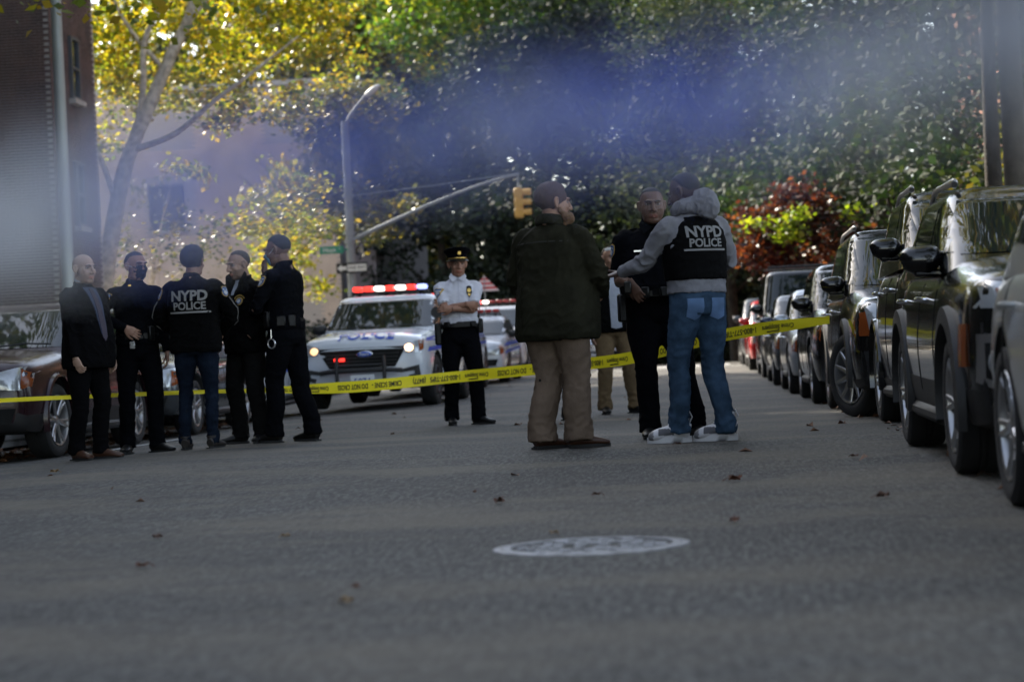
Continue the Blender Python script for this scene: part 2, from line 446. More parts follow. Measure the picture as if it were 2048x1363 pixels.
# leaf litter heaps along the gutters
M_leafdead = mat('dead leaf', (.16, .065, .025), .7, var=.5, vscale=40, col2=(.05, .025, .012))
def litter(name, x0, x1, y0, y1, n, label=None):
    v = []; f = []
    for i in range(n):
        x, y = random.uniform(x0, x1), random.uniform(y0, y1); s = random.uniform(.02, .05); a = random.uniform(0, 6.3); z = gxy(x, y) + .006
        c_, s_ = math.cos(a) * s, math.sin(a) * s; t = random.uniform(.2, .9) * s; o = len(v)
        v += [(x - c_, y - s_, z), (x + s_ * .6, y - c_ * .6, z + t), (x + c_, y + s_, z + .002), (x - s_ * .6, y + c_ * .6, z + t * .6)]; f.append((o, o + 1, o + 2, o + 3))
    me = bpy.data.meshes.new(name); me.from_pydata(v, [], f); me.materials.append(M_leafdead); return link(name, me, kind='stuff')
litter('leaf_litter', -8.1, -6.4, 13, 30, 1500); litter('leaf_litter', 1.3, 3.2, 6, 40, 900)
litter('scattered_leaf_crumbs', -5, 1.6, 8, 45, 45)

# ------------------------------------------------------------------ brick buildings
M_brick = mat('dark red brick', (.115, .070, .058), .88, var=.0, vscale=2.5, bump=.2, bscale=40, col2=(.065, .045, .040), detail=8)
M_mortar = mat('grey mortar', (.34, .31, .28), .95, var=.1)
M_tan = mat('tan brick', (.64, .51, .41), .9, vscale=1.5, bump=.25, bscale=30, col2=(.52, .41, .33))
M_salmon = mat('salmon brick', (.42, .20, .14), .9, vscale=1.5, col2=(.34, .16, .11), bump=.2, bscale=30)
M_frame = mat('window frame paint', (.07, .075, .08), .5)
M_pane = mat('window pane', (.02, .03, .035), .05, spec=.8)
M_stone = mat('stone sill', (.35, .33, .30), .8, var=.15)
def wallbox(g, x0, x1, y0, y1, z0, z1, mi=0): g.box(((x0 + x1) / 2, (y0 + y1) / 2, (z0 + z1) / 2), (x1 - x0, y1 - y0, z1 - z0), mi)
def window(par, c, wd, ht, nx, m=M_frame):
    """a sash window in a wall whose outward normal is nx (unit vector along an axis)"""
    n = Vector(nx); s = n.cross(Vector((0, 0, 1))); g = G(); c = Vector(c)
    rot = Matrix((s, n, Vector((0, 0, 1)))).transposed()
    def bx(cx, cz, dx, dz, dy, oy, gg): gg.box(c + rot @ Vector((cx, oy, cz)), (dx, dy, dz), rot=rot)
    t = .07
    for cx, cz, dx, dz in ((-wd / 2 + t / 2, 0, t, ht), (wd / 2 - t / 2, 0, t, ht), (0, ht / 2 - t / 2, wd - 2 * t, t), (0, -ht / 2 + t / 2, wd - 2 * t, t), (0, 0, wd - 2 * t, .05)): bx(cx, cz, dx, dz, .10, .03, g)
    wf = g.obj('window', m, par, smooth=False)
    g = G(); bx(0, 0, wd - .12, ht - .12, .02, .012, g); g.obj('pane', M_pane, wf, smooth=False)
    g = G(); bx(0, -ht / 2 - .06, wd + .2, .11, .20, .06, g); g.obj('sill', M_stone, wf, smooth=False)
    return wf
def bricks(par, org, ux, n, ncol, nrow, z0, holes=(), limit=0, seed=1, start=0, name='brick'):
    """courses of single bricks standing proud of the mortar; the first limit ones are objects"""
    rnd = random.Random(seed); org = Vector(org); ux = Vector(ux); n = Vector(n); rot = Matrix((ux, n, Vector((0, 0, 1)))).transposed()
    bl, bh = .215, .0675; q = G(); q.box((0, 0, 0), (bl - .012, .03, bh - .013)); me = None; k = 0; st = G()
    for r in range(nrow):
        for c_ in range(ncol + 1):
            u = c_ * bl + (bl / 2 if r % 2 else 0); wdt = bl - .012; 
            if u + bl / 2 > ncol * bl + .01: continue
            z = z0 + r * bh
            if any(a < u < b and e < z < g_ for a, b, e, g_ in holes): continue
            p = org + ux * u + n * (.004 + rnd.uniform(-.003, .004)) + Vector((0, 0, z))
            if k < limit and r * bh + z0 > start:
                if me is None: me = q.me('brick', M_brick, smooth=False)
                link(name, me, par, loc=p, rot=rot.to_euler()); k += 1
            else: st.box(p, (wdt, .03, bh - .013), rot=rot)
    for r in range(1, nrow, 2):
        z = z0 + r * bh
        for u in (0, ncol * bl - bl / 2):
            if not any(a < u < b and e < z < g_ for a, b, e, g_ in holes): st.box(org + ux * (u - bl / 4 + (0 if u == 0 else bl / 2 - .0)) + n * .004 + Vector((0, 0, z)), (bl / 2 - .012, .03, bh - .013), rot=rot)
    return st
# left building: dark red brick, its street corner in view
bl = thing('brick_building', 'dark red brick building at the left edge, its corner beside the tall plane tree', 'building', (-14.1, 45, 0))
g = G(); wallbox(g, -25.0, 0, 0, 3.45, 0, 21); wallbox(g, -25.0, -2.4, 3.46, 8.9, 0, 20.9); g.obj('wall', M_mortar, bl, smooth=False)  # second box: unseen rear wing, added to keep sun off the street
st = bricks(bl, (-2.37, 0, 0), (1, 0, 0), (0, -1, 0), 11, 190, .3, limit=280, seed=2, start=2.2)
# side wall seen very obliquely, with narrow windows one above the other
hol = [(1.7, 2.7, 7.3, 9.2), (1.7, 2.7, 4.15, 6.0), (1.7, 2.7, 1.0, 2.9), (1.7, 2.7, 10.5, 12.4)]
hol = [(1.30, 2.02, a, a + 1.55) for a in (1.35, 4.25, 7.15, 10.05)]
st2 = bricks(bl, (0, .1, 0), (0, 1, 0), (1, 0, 0), 15, 190, .3, holes=hol, seed=3); 
st.add(st2.v, st2.f); st.obj('brickwork', M_brick, bl, smooth=False, kind='stuff')
for a in (1.35, 4.25, 7.15, 10.05): window(bl, (.02, 1.65, a + .78), .62, 1.45, (1, 0, 0))
window(bl, (-3.3, -.0, 3.0), 1.4, 1.5, (0, -1, 0)); 
g = G(); wallbox(g, -25.2, .15, -.15, 3.6, 21, 21.3); g.obj('roof', M_stone, bl, smooth=False)
# long building beside the pavement, nearer than the frame's left edge; it shades the street
bn = thing('apartment_building', 'long brick apartment block along the left pavement, out of frame', 'building', (-17.5, -2, 0))
g = G(); wallbox(g, -14, 0, -38, 42, 0, 23); g.obj('wall', mat('brick darkened for reflections', (.05, .038, .033), .9, var=.3), bn, smooth=False)  # unseen wall, darkened so the car sides mirror it dark
for iy in range(7):
    for iz in range(6): window(bn, (.01, -30 + iy * 9.5, 2.4 + iz * 3.3), 1.3, 1.6, (1, 0, 0))
# tan building across the junction
bt = thing('tan_building', 'tan brick building behind the plane tree, across the junction', 'building', (-13.5, 78, gz(60)))
g = G(); wallbox(g, -22, 0, 0, 16, -.6, 11.3); g.obj('wall', mat('pale mortar', (.42, .37, .33), .95), bt, smooth=False)
q = G(); q.box((0, 0, 0), (.26, .02, .068)); rows = G(); rnd = random.Random(5)
for r in range(int(10.9 / .084)):
    z = .2 + r * .084; x = -10.5 + (.15 if r % 2 else 0)
    while x < -.2:
        if not any(abs(x - wx) < 1.0 and abs(z - wz) < 1.15 for wx in (-6.6, -1.9, -11.3) for wz in (1.9, 6.9, 10.2)): rows.box((x + .14, -.006, z), (.268, .02, .072))
        x += .285
rows.obj('brickwork', M_tan, bt, smooth=False, kind='stuff')
for wx in (-6.6,): 
    for wz in (1.9, 6.9): window(bt, (wx, 0, wz), 1.35, 1.7, (0, -1, 0), mat('dark bronze frame', (.05, .045, .05), .5))
g = G(); wallbox(g, -22.1, .12, -.14, 16.1, 11.3, 11.5); g.obj('parapet', M_stone, bt, smooth=False)
g = G(); wallbox(g, .02, 1.3, .6, 16, -.6, 10.9); g.obj('side_wing', mat('grey render', (.16, .15, .17), .9, var=.1), bt, smooth=False)
# salmon building on the right, glimpsed through leaves
bs = thing('salmon_building', 'salmon brick apartment building behind the trees at the upper right', 'building', (9.3, 34, 0))
g = G(); wallbox(g, 0, 12, 0, 40, 0, 20); g.obj('wall', M_salmon, bs, smooth=False)
for iy in range(9):
    for iz in range(6): window(bs, (-.01, 2.5 + iy * 4.2, 2.2 + iz * 3.1), 1.2, 1.5, (-1, 0, 0))
for iz in range(6): window(bs, (2.5, 0, 2.2 + iz * 3.1), 1.2, 1.5, (0, -1, 0))

# ------------------------------------------------------------------ vehicles
M_tyre = mat('tyre rubber', (.012, .012, .013), .85, bump=.2, bscale=90)
M_rim = mat('alloy rim', (.42, .42, .43), .32, .9)
M_rimd = mat('dark alloy rim', (.10, .10, .11), .35, .85)
M_glass = mat('tinted window glass', (.008, .011, .012), .03, spec=.55)
M_glassf = mat('windscreen glass', (.012, .017, .018), .025, spec=.6)
M_blk = mat('black textured plastic', (.013, .013, .014), .55, bump=.15, bscale=200)
M_gap = mat('shadowed gap', (.003, .003, .003), .9)
M_chrome = mat('chrome', (.75, .76, .78), .12, 1)
M_lens = mat('headlight lens', (.34, .36, .38), .08, .3, coat=1)
M_amber = mat('amber lens', (.20, .045, .008), .2)
M_redlens = mat('red lens', (.35, .01, .01), .15, coat=.5)
M_plate = mat('pale number plate', (.62, .64, .66), .5)
M_platetx = mat('blue plate lettering', (.04, .08, .30), .5)
M_blue = mat('blue police livery', (.02, .07, .42), .4)
M_redlight = mat('lit red lamp', (.5, .01, .01), .3, emit=(1, .03, .02), es=.75)
M_whitelight = mat('lit white lamp', (.8, .8, .8), .3, emit=(1, .93, .85), es=.8)
M_bluelight = mat('lit blue lamp', (.2, .3, .8), .3, emit=(.35, .42, 1), es=.5)
M_headlit = mat('lit headlamp bulb', (.9, .8, .6), .3, emit=(1, .50, .20), es=2.6)
M_interior = mat('car seat fabric', (.02, .02, .022), .9)
def paintm(name, col, rough=.22, metal=.0, coat=.6):
    m = mat(name + ' car paint', col, rough, metal, coat=coat, var=.04, vscale=3, spec=.35); m.node_tree.nodes['Principled BSDF'].inputs['Coat IOR'].default_value = 1.42; return m

def pinterp(keys, x):
    """monotone-ish smooth interpolation through (x, value) keys"""
    if x <= keys[0][0]: return keys[0][1]
    for (a, va), (b, vb) in zip(keys, keys[1:]):
        if x <= b:
            t = (x - a) / (b - a); return va + (vb - va) * (t * .5 + t * t * (3 - 2 * t) * .5)
    return keys[-1][1]
WHEELS = {}
def wheel_meshes(r, wd, style):
    k = (r, wd, style)
    if k in WHEELS: return WHEELS[k]
    rr = r * (.70 if style != 'steel' else .62)
    t = G(); h = wd / 2
    t.lathe([(rr - .01, -h * .8), (rr + .015, -h * .96), (r * .9, -h), (r * .975, -h * .86), (r, -h * .6), (r, -h * .2), (r - .008, -h * .17), (r - .008, -h * .1), (r, -h * .07), (r, h * .07), (r - .008, h * .1), (r - .008, h * .17), (r, h * .2), (r, h * .6), (r * .975, h * .86), (r * .9, h), (rr + .015, h * .96), (rr - .01, h * .8)], 'x', 40)
    g = G()
    # outer face of the wheel points to local -x
    g.lathe([(rr, -h * .82), (rr - .006, -h * .95), (rr - .022, -h * .90), (rr - .03, -h * .5), (rr - .05, h * .5)], 'x', 40, 0)
    g.lathe([(rr - .03, h * .1), (.0, h * .1)], 'x', 24, 1)          # dark drum / brake behind the spokes
    g.lathe([(0, -h * .78), (.045, -h * .78), (.06, -h * .68), (.07, -h * .3)], 'x', 20, 0)
    n, dbl = {'ten': (10, 0), 'five': (5, 1), 'six': (6, 1), 'multi': (12, 0), 'steel': (7, 0)}[style]
    for i in range(n):
        a = 2 * math.pi * i / n + .2
        for da in ((-.13, .13) if dbl else (0,)):
            a0, a1 = a + da * .4, a + da
            w0, w1 = (.016, .013) if dbl else (.020, .015) if n >= 10 else (.04, .03)
            p0 = Vector((0, math.cos(a0), math.sin(a0))); p1 = Vector((0, math.cos(a1), math.sin(a1)))
            g.tube([p0 * .05 + Vector((-h * .70, 0, 0)), p0.lerp(p1, .6) * rr * .6 + Vector((-h * .74, 0, 0)), p1 * (rr - .01) + Vector((-h * .88, 0, 0))],
                   [(w0 * 1.3, .018), (w0, .014), (w1, .012)], 8, 0, up=(1, 0, 0))
    WHEELS[k] = (t.me('tyre', M_tyre), g)
    return WHEELS[k]

def car(label, cat, name, pos, rz, sp, group=None):
    """front of the vehicle faces local -Y"""
    D = dict(L=4.5, W=1.85, H=1.65, hood=.95, cowl=1.08, belt=1.06, zlow=.24, ws0=1.15, ws1=1.95, rf=3.7, rb=4.3, wr=.35, fa=.85, wb=2.65, clad=0, arch=0,
             rim='ten', rails=0, paint=M_blk, rimm=M_rim, tail=1.02, fascia='suv', van=0, steer=0, tyrew=.235, mirror=None, seams=1, decal=0, tum=.80)
    D.update(sp); d = type('d', (), D)
    root = thing(name, label, cat, pos, rz, group)
    L, W, H = d.L, d.W, d.H; hw = W / 2; y0 = -L / 2
    top = [(0, d.hood - .20), (.05, d.hood - .10), (.16, d.hood - .03), (.45, d.hood + .01), (d.ws0, d.cowl), (d.ws0 + .5, d.belt), (L - .7, d.belt + .03), (L - .2, d.tail), (L - .05, d.tail - .05), (L, d.tail - .18)]
    wid = [(0, .83), (.04, .90), (.12, .94), (.3, .975), (.7, .995), (1.2, 1), (L - 1.0, 1), (L - .4, .96), (L - .12, .90), (L - .03, .84), (L, .78)]
    low = [(0, d.zlow + .10), (.06, d.zlow + .02), (.3, d.zlow), (L - .3, d.zlow), (L - .05, d.zlow + .05), (L, d.zlow + .14)]
    st = sorted(set([0, .015, .04, .08, .12, .2, .3, .45] + list(np.linspace(.6, L - .6, 26)) + [L - .45, L - .3, L - .2, L - .12, L - .06, L - .02, L]))
    sec = [(0, 0), (.6, .0), (.86, .0), (.945, .03), (.975, .12), (.99, .26), (1.0, .42), (1.0, .52), (.992, .62), (.985, .70), (.975, .78), (.955, .86), (.92, .93), (.86, .98), (.78, 1.0), (.6, 1.015), (.3, 1.03), (0, 1.035)]
    rings = []
    for s in st:
        zt, zb, ww = pinterp(top, s), pinterp(low, s), pinterp(wid, s) * hw; h = zt - zb
        crease = .02 * smoothstep(0, .4, s) * (1 - smoothstep(d.ws0 - .3, d.ws0, s))
        ring = []
        for u, v in sec:
            z = zb + v * h + (crease if v >= 1.0 and u < .7 else 0)
            bow = -.05 * (u ** 2) * (1 - smoothstep(0, .3, s)) * -1
            ring.append(Vector((u * ww, y0 + s + bow * (1 if s < L / 2 else 0), z)))
        ring += [Vector((-p.x, p.y, p.z)) for p in ring[-2:0:-1]]
        rings.append(ring)
    b = G(); b.rings(rings)
    cut = G(); fy = y0 + d.fa; ry = fy + d.wb
    for yy in (fy, ry):
        for sx in (-1, 1):
            rad = d.wr + .065; n = 28
            cut.lathe([(0, .0), (rad, .0), (rad, .42), (0, .42)], 'x', n, 1, c=(hw - .30 if sx > 0 else -hw - .12, yy, d.wr + .01))
    me_b = b.me('body', [d.paint, M_gap]); me_c = cut.me('cut', [d.paint, M_gap])
    for p in me_c.polygons: p.material_index = 1
    body = evaluate(me_b, [('BOOLEAN', dict(operation='DIFFERENCE', solver='EXACT', object=me_c))])
    if d.clad:
        for p in body.polygons:
            if p.material_index == 0 and p.center.z < d.clad: p.material_index = 1
        body.materials[1] = M_blk
    bv = bvh_of(me_b)
    bodyo = link('body', body, root)
    # glasshouse
    gr = []; n = 44
    def gring(u, inset=0, z=None):
        f0 = d.ws0 + (d.ws1 - d.ws0) * u; r0 = d.rb + (d.rf - d.rb) * u
        hwid = hw * (.93 + (d.tum - .93) * (u ** 1.15)); zz = z if z is not None else (d.cowl - .06) + (H - .05 - d.cowl + .06) * u
        cy = (f0 + r0) / 2; hy = (r0 - f0) / 2 - inset; hx = hwid - inset; o = []
        for k in range(n):
            a = 2 * math.pi * (k + .5) / n; c_, s_ = math.cos(a), math.sin(a); e = .17
            x = hx * math.copysign(abs(c_) ** e, c_); y = hy * math.copysign(abs(s_) ** e, s_)
            y -= math.copysign(.07, s_) * (abs(x) / hx) ** 2 * abs(s_) ** .3 * -1 * -1
            o.append(Vector((x, y0 + cy + y, zz)))
        return o
    for u in (0, .15, .3, .45, .6, .75, .88, .96): gr.append(gring(u))
    gr.append(gring(1.0, .012)); gr.append(gring(1.0, .05, H - .02)); gr.append(gring(1.0, .14, H - .004)); gr.append(gring(1.0, .3, H)); gr.append(gring(1.0, .55, H + .002))
    g = G(); g.rings(gr); gm = g.me('cabin', d.paint, angle=50); gb = bvh_of(gm)
    cabin = link('cabin', gm, root)
    zc, zt = d.cowl + .035, H - .10
    # windows: outlines thrown onto the cabin and standing a few mm proud
    wx0, wx1 = hw * .93, hw * d.tum - .02
    patch(gb, 'front', [(-wx0 + .025, zc), (wx0 - .025, zc), (wx1 - .015, zt + .02), (-wx1 + .015, zt + .02)], 'windscreen', M_glassf, root, off=.009, step=.07)
    if not sp.get('norear'): patch(gb, 'back', [(-wx0 + .08, zc + .10), (wx0 - .08, zc + .10), (wx1 - .04, zt - .02), (-wx1 + .04, zt - .02)], 'rear_window', M_glass, root, off=.009, step=.07)
    ys0, ys1 = y0 + d.ws0 + .16, y0 + d.ws1 + .12; ye0, ye1 = y0 + d.rb - .22, y0 + d.rf - .14
    m1 = y0 + d.ws0 + (d.rb - d.ws0) * .40; m2 = y0 + d.ws0 + (d.rb - d.ws0) * .73
    zs = d.cowl + .05
    for side in ('left', 'right'):
        patch(gb, side, [(ys0 + .02, zs), (m1 - .03, zs), (m1 - .03, zt), (ys1 - .06, zt)], 'side_window', M_glass, root, off=.008, step=.07)
        patch(gb, side, [(m1 + .03, zs), (m2 - .03, zs + .01), (m2 - .03, zt), (m1 + .03, zt)], 'side_window', M_glass, root, off=.008, step=.07)
        patch(gb, side, [(m2 + .03, zs + .02), (ye0, zs + .05), (ye1, zt - .02), (m2 + .03, zt)], 'side_window', M_glass, root, off=.008, step=.07)
    # mirrors
    my = y0 + d.ws0 + .52
    for sx in (-1, 1):
        q = G(); zz = d.cowl + sp.get('mz', .06)
        q.box((sx * (hw - .01), my + .01, zz - .07), (.14, .08, .04), bev=.014)
        q2 = [(.075, .14), (.12, .115), (.10, .03)]
        q.tube([(sx * (hw - .06), my + .01, zz - .01), (sx * (hw - .03), my + .0, zz), (sx * (hw + .07), my + .01, zz), (sx * (hw + .11), my + .02, zz - .01)], [(.055, .055), (.070, .078), (.072, .072), (.045, .050)], 14, 0, sm=3, up=(0, 0, 1))
        q.obj('side_mirror', d.mirror or d.paint, root)
    # wheels
    tm, rg = wheel_meshes(d.wr, d.tyrew, d.rim)
    rimme = rg.me('rim', [d.rimm, M_gap])
    for yy, st_ in ((fy, d.steer), (ry, 0)):
        for sx in (-1, 1):
            wh = bpy.data.objects.new('wheel', tm.copy() if False else tm); C.objects.link(wh); wh.parent = root
            wh.location = (sx * (hw - d.tyrew / 2 - .012), yy, d.wr); wh.rotation_euler = (0.3 * sx + yy, 0, (math.pi if sx > 0 else 0) + st_)
            rm = link('rim', rimme, wh)
    # wheel arch lips
    if d.arch:
        for yy in (fy, ry):
            for sx in (-1, 1):
                q = G(); q.lathe([(d.wr + .05, -.03), (d.wr + .055, .018), (d.wr + .05 + d.arch, .010), (d.wr + .06 + d.arch, -.03)], 'x', 24, c=(0, 0, 0), a0=-.25, a1=math.pi + .25)
                o = q.obj('wheel_arch', sp.get('archm', M_blk), root); o.location = (sx * hw, yy, d.wr + .01); o.scale = (sx, 1, 1)
    # door seams, handles, sills
    if d.seams:
        for side, sx in (('left', -1), ('right', 1)):
            for ys in (y0 + d.ws0 + .32, m1, m2 + .10):
                patch(bv, side, [(ys - .004, d.zlow + .14), (ys + .004, d.zlow + .14), (ys + .004, d.belt - .02), (ys - .004, d.belt - .02)], 'door_gap', M_gap, root, off=.0035, step=.05, depth=.003)
            for ys in (m1 - .17, m2 - .06):
                q = G(); zz = d.belt - .16; h, _ = cast(bv, side, ys, zz)
                q.tube([(h.x - sx * .01, ys - .10, zz), (h.x + sx * .035, ys - .07, zz + .005), (h.x + sx * .035, ys + .07, zz + .005), (h.x - sx * .01, ys + .10, zz)], .013, 8, sm=2)
                q.obj('door_handle', sp.get('handle', M_chrome), root)
            q = G(); q.box((sx * (hw - .06), (fy + ry) / 2, d.zlow + .015), (.10, d.wb - 2 * d.wr - .2, .09), bev=.03); q.obj('sill', M_blk if d.clad or 1 else d.paint, root)
    if d.rails:
        for sx in (-1, 1):
            q = G(); x = sx * (hw * d.tum - .045); ya, yb = y0 + d.ws1 + .16, y0 + d.rf - .1; z = H
            q.tube([(x, ya, z + .012), (x, ya + .02, z + .020), (x, ya + .12, z + .028), (x, (ya + yb) / 2, z + .030), (x, yb - .25, z + .028), (x, yb, z - .03)], [(.018, .024), (.020, .030), (.018, .022), (.016, .018), (.016, .018), (.014, .016)], 10, sm=3)
            q.obj('roof_rail', sp.get('railm', M_rim), root)
    # wipers
    q = G()
    for x in (-.45, .2): q.tube([(x, y0 + d.ws0 + .01, d.cowl + .055), (x + .25, y0 + d.ws0 + .05, d.cowl + .075), (x + .5, y0 + d.ws0 + .07, d.cowl + .06)], .009, 6)
    q.obj('wiper', M_blk, root)
    kx = min(1.0, hw / .97)
    F = lambda poly, nm, m, off=.008, step=.05, depth=.02, par=root: patch(bv, 'front', [(q_[0] * kx, q_[1]) for q_ in poly], nm, m, par, off=off, step=step, depth=depth)
    mir = lambda poly: [(-x, z) for x, z in poly][::-1]
    hz = d.hood
    fs = d.fascia
    def bars(z0, z1, nb, hwid, m, nm='grille_bar', t=.022):
        for i in range(nb):
            z = z0 + (z1 - z0) * (i + .5) / nb
            k = hwid(z) if callable(hwid) else hwid
            F([(-k, z - t / 2), (k, z - t / 2), (k, z + t / 2), (-k, z + t / 2)], nm, m, off=.024, step=.10)
    if fs == 'police':
        F([(-.68, hz - .16), (.68, hz - .16), (.60, hz - .30), (.50, hz - .46), (-.50, hz - .46), (-.60, hz - .30)], 'grille', M_gap, off=.004)
        bars(hz - .44, hz - .18, 5, lambda z: .50 + .3 * (z - (hz - .46)), M_blk)
        for mm in (lambda p: p, mir):
            hl = F(mm([(.64, hz - .14), (.90, hz - .07), (.925, hz - .20), (.90, hz - .27), (.66, hz - .26)]), 'headlight', M_lens, off=.012)
            F(mm([(.855, hz - .09), (.915, hz - .08), (.92, hz - .22), (.875, hz - .25)]), 'marker_lamp', M_amber, off=.018, par=hl)
            q = G(); x = .72 if mm is not mir else -.72; h, _ = cast(bv, 'front', x, hz - .19); q.ell((h.x, h.y - .012, h.z), (.062, .03, .055)); q.obj('bulb', M_headlit if mm is not mir else mat('dimmer headlamp bulb', (.6, .5, .4), .3, emit=(1, .50, .20), es=.5), hl)
            F(mm([(.62, hz - .50), (.86, hz - .45), (.88, hz - .62), (.72, hz - .66), (.70, hz - .60), (.79, hz - .58), (.79, hz - .53), (.60, hz - .55)]), 'fog_surround', M_blk, off=.016, step=.04)
        F([(-.80, d.zlow + .13), (.80, d.zlow + .13), (.82, d.zlow + .03), (-.82, d.zlow + .03)], 'lower_bumper', M_blk, off=.018)
        q = G(); h, _ = cast(bv, 'front', 0, hz - .27); q.ell((.05, h.y - .03, hz - .26), (.125, .012, .052), nu=28); bg_ = q.obj('badge', M_chrome, root)
        q = G(); q.ell((.05, h.y - .037, hz - .26), (.112, .012, .042), nu=28); q.obj('badge_field', M_blue, bg_)
        q = G(); text_flat(q, 'Ford', (.05, h.y - .052, hz - .26), (1, 0, 0), (0, 0, 1), .075); q.obj('badge_lettering', M_chrome, bg_, smooth=False)
        q = G(); q.box((-.33, h.y - .05, hz - .33), (.16, .03, .045), bev=.008); q.obj('strobe_lamp', M_redlight, root)
        pb = G(); yb = h.y - .12
        for x in (-.36, .36):
            pb.tube([(x, yb, d.zlow + .02), (x, yb - .02, hz - .62), (x, yb, hz - .40), (x * .98, yb + .03, hz - .30)], [(.03, .045)] * 4, 10, sm=3)
        pb.tube([(-.62, yb + .05, hz - .52), (-.36, yb - .01, hz - .50), (.36, yb - .01, hz - .50), (.62, yb + .05, hz - .52)], [(.03, .035)] * 4, 10, sm=3)
        pb.tube([(-.36, yb - .005, hz - .42), (.36, yb - .005, hz - .42)], .02, 8)
        pb.obj('push_bumper', M_blk, root)
        q = G(); q.box((.03, yb - .045, hz - .66), (.36, .012, .19), bev=.005); pl = q.obj('number_plate', M_plate, root)
        q = G(); text_flat(q, '5074', (.03, yb - .053, hz - .665), (1, 0, 0), (0, 0, 1), .13, .02); q.obj('plate_number', M_platetx, pl, smooth=False)
        pass
        text_on(bv, 'top', 'POLICE', .05, y0 + .19, .31, 'hood_lettering', M_blue, root, off=.016, bold=.03, xs=.85)
    elif fs == 'volvo':
        F([(-.36, hz - .12), (.36, hz - .12), (.28, hz - .40), (-.28, hz - .40)], 'grille', M_gap)
        bars(hz - .38, hz - .14, 5, .28, M_chrome)
        F([(-.70, d.zlow + .22), (.70, d.zlow + .22), (.66, d.zlow + .08), (-.66, d.zlow + .08)], 'air_intake', M_gap)
        F([(-.93, hz - .46), (.93, hz - .46), (.93, d.zlow + .16), (.70, d.zlow + .0), (-.70, d.zlow + .0), (-.93, d.zlow + .16)], 'bumper', M_blk, off=.004)
        for mm in (lambda p: p, mir):
            hl = F(mm([(.50, hz - .10), (.86, hz - .04), (.925, hz - .14), (.92, hz - .31), (.80, hz - .34), (.52, hz - .30)]), 'headlight', M_lens, off=.012)
            F(mm([(.83, hz - .13), (.925, hz - .14), (.925, hz - .33), (.80, hz - .335)]), 'turn_signal', M_amber, off=.018, par=hl)
    elif fs == 'kona':
        F([(-.55, hz - .28), (.55, hz - .28), (.60, hz - .40), (.45, hz - .60), (-.45, hz - .60), (-.60, hz - .40)], 'grille', M_gap)
        bars(hz - .58, hz - .30, 5, .46, M_chrome)
        F([(-.93, hz - .26), (-.60, hz - .24), (-.58, hz - .68), (.58, hz - .68), (.60, hz - .24), (.93, hz - .26), (.93, d.zlow + .06), (.8, d.zlow), (-.8, d.zlow), (-.93, d.zlow + .06)], 'bumper', M_blk, off=.006)
        F([(-.45, d.zlow + .16), (.45, d.zlow + .16), (.4, d.zlow + .04), (-.4, d.zlow + .04)], 'skid_plate', M_rim, off=.016)
        for mm in (lambda p: p, mir):
            dl = F(mm([(.50, hz - .10), (.88, hz - .06), (.92, hz - .13), (.90, hz - .19), (.55, hz - .20)]), 'running_lamp', M_lens, off=.014)
            F(mm([(.62, hz - .12), (.80, hz - .10), (.80, hz - .14), (.62, hz - .16)]), 'turn_signal', M_amber, off=.022, par=dl)
            hr = F(mm([(.52, hz - .31), (.90, hz - .31), (.91, hz - .53), (.84, hz - .56), (.54, hz - .56)]), 'lamp_surround', M_rim, off=.018)
            F(mm([(.56, hz - .35), (.87, hz - .35), (.87, hz - .51), (.83, hz - .53), (.58, hz - .53)]), 'lamp_housing', M_gap, off=.022, par=hr)
            x = .72 if mm is not mir else -.72; h, _ = cast(bv, 'front', x, hz - .44)
            q = G(); q.lathe([(.0, -.045), (.05, -.04), (.062, -.03), (.075, -.045), (.085, -.02), (.07, .02)], 'y', 24, c=(h.x, h.y - .02, hz - .44)); q.obj('headlight', M_lens, hr)
        for sx, side in ((-1, 'left'), (1, 'right')):
            patch(bv, side, [(y0 + .27, hz - .46), (y0 + .33, hz - .46), (y0 + .33, hz - .26), (y0 + .27, hz - .26)], 'side_marker', M_amber, root, off=.022, step=.05)
    else:
        hwid = .55 if fs == 'suv' else .42
        F([(-hwid, hz - .14), (hwid, hz - .14), (hwid - .06, hz - .34), (-hwid + .06, hz - .34)], 'grille', M_gap)
        bars(hz - .33, hz - .15, 3, hwid - .06, M_chrome)
        F([(-.80, d.zlow + .24), (.80, d.zlow + .24), (.74, d.zlow + .10), (-.74, d.zlow + .10)], 'air_intake', M_gap)
        for mm in (lambda p: p, mir):
            hl = F(mm([(hwid + .04, hz - .13), (.86, hz - .07), (.92, hz - .12), (.915, hz - .26), (.84, hz - .29), (hwid + .05, hz - .28)]), 'headlight', M_lens, off=.012)
            F(mm([(.84, hz - .10), (.92, hz - .12), (.915, hz - .26), (.85, hz - .28)]), 'turn_signal', M_amber, off=.018, par=hl)
        h, _ = cast(bv, 'front', 0, d.zlow + .32); q = G(); q.box((0, h.y - .012, d.zlow + .33), (.31, .012, .16), bev=.005); q.obj('number_plate', mat('amber number plate', (.6, .38, .05), .5) if sp.get('nyplate') else M_plate, root)
    # rear lamps
    for sx in (-1, 1):
        patch(bv, 'back', [(sx * .66, d.tail - .36), (sx * .86, d.tail - .34), (sx * .87, d.tail - .10), (sx * .70, d.tail - .10)][::sx], 'tail_lamp', M_redlens, root, off=.01)
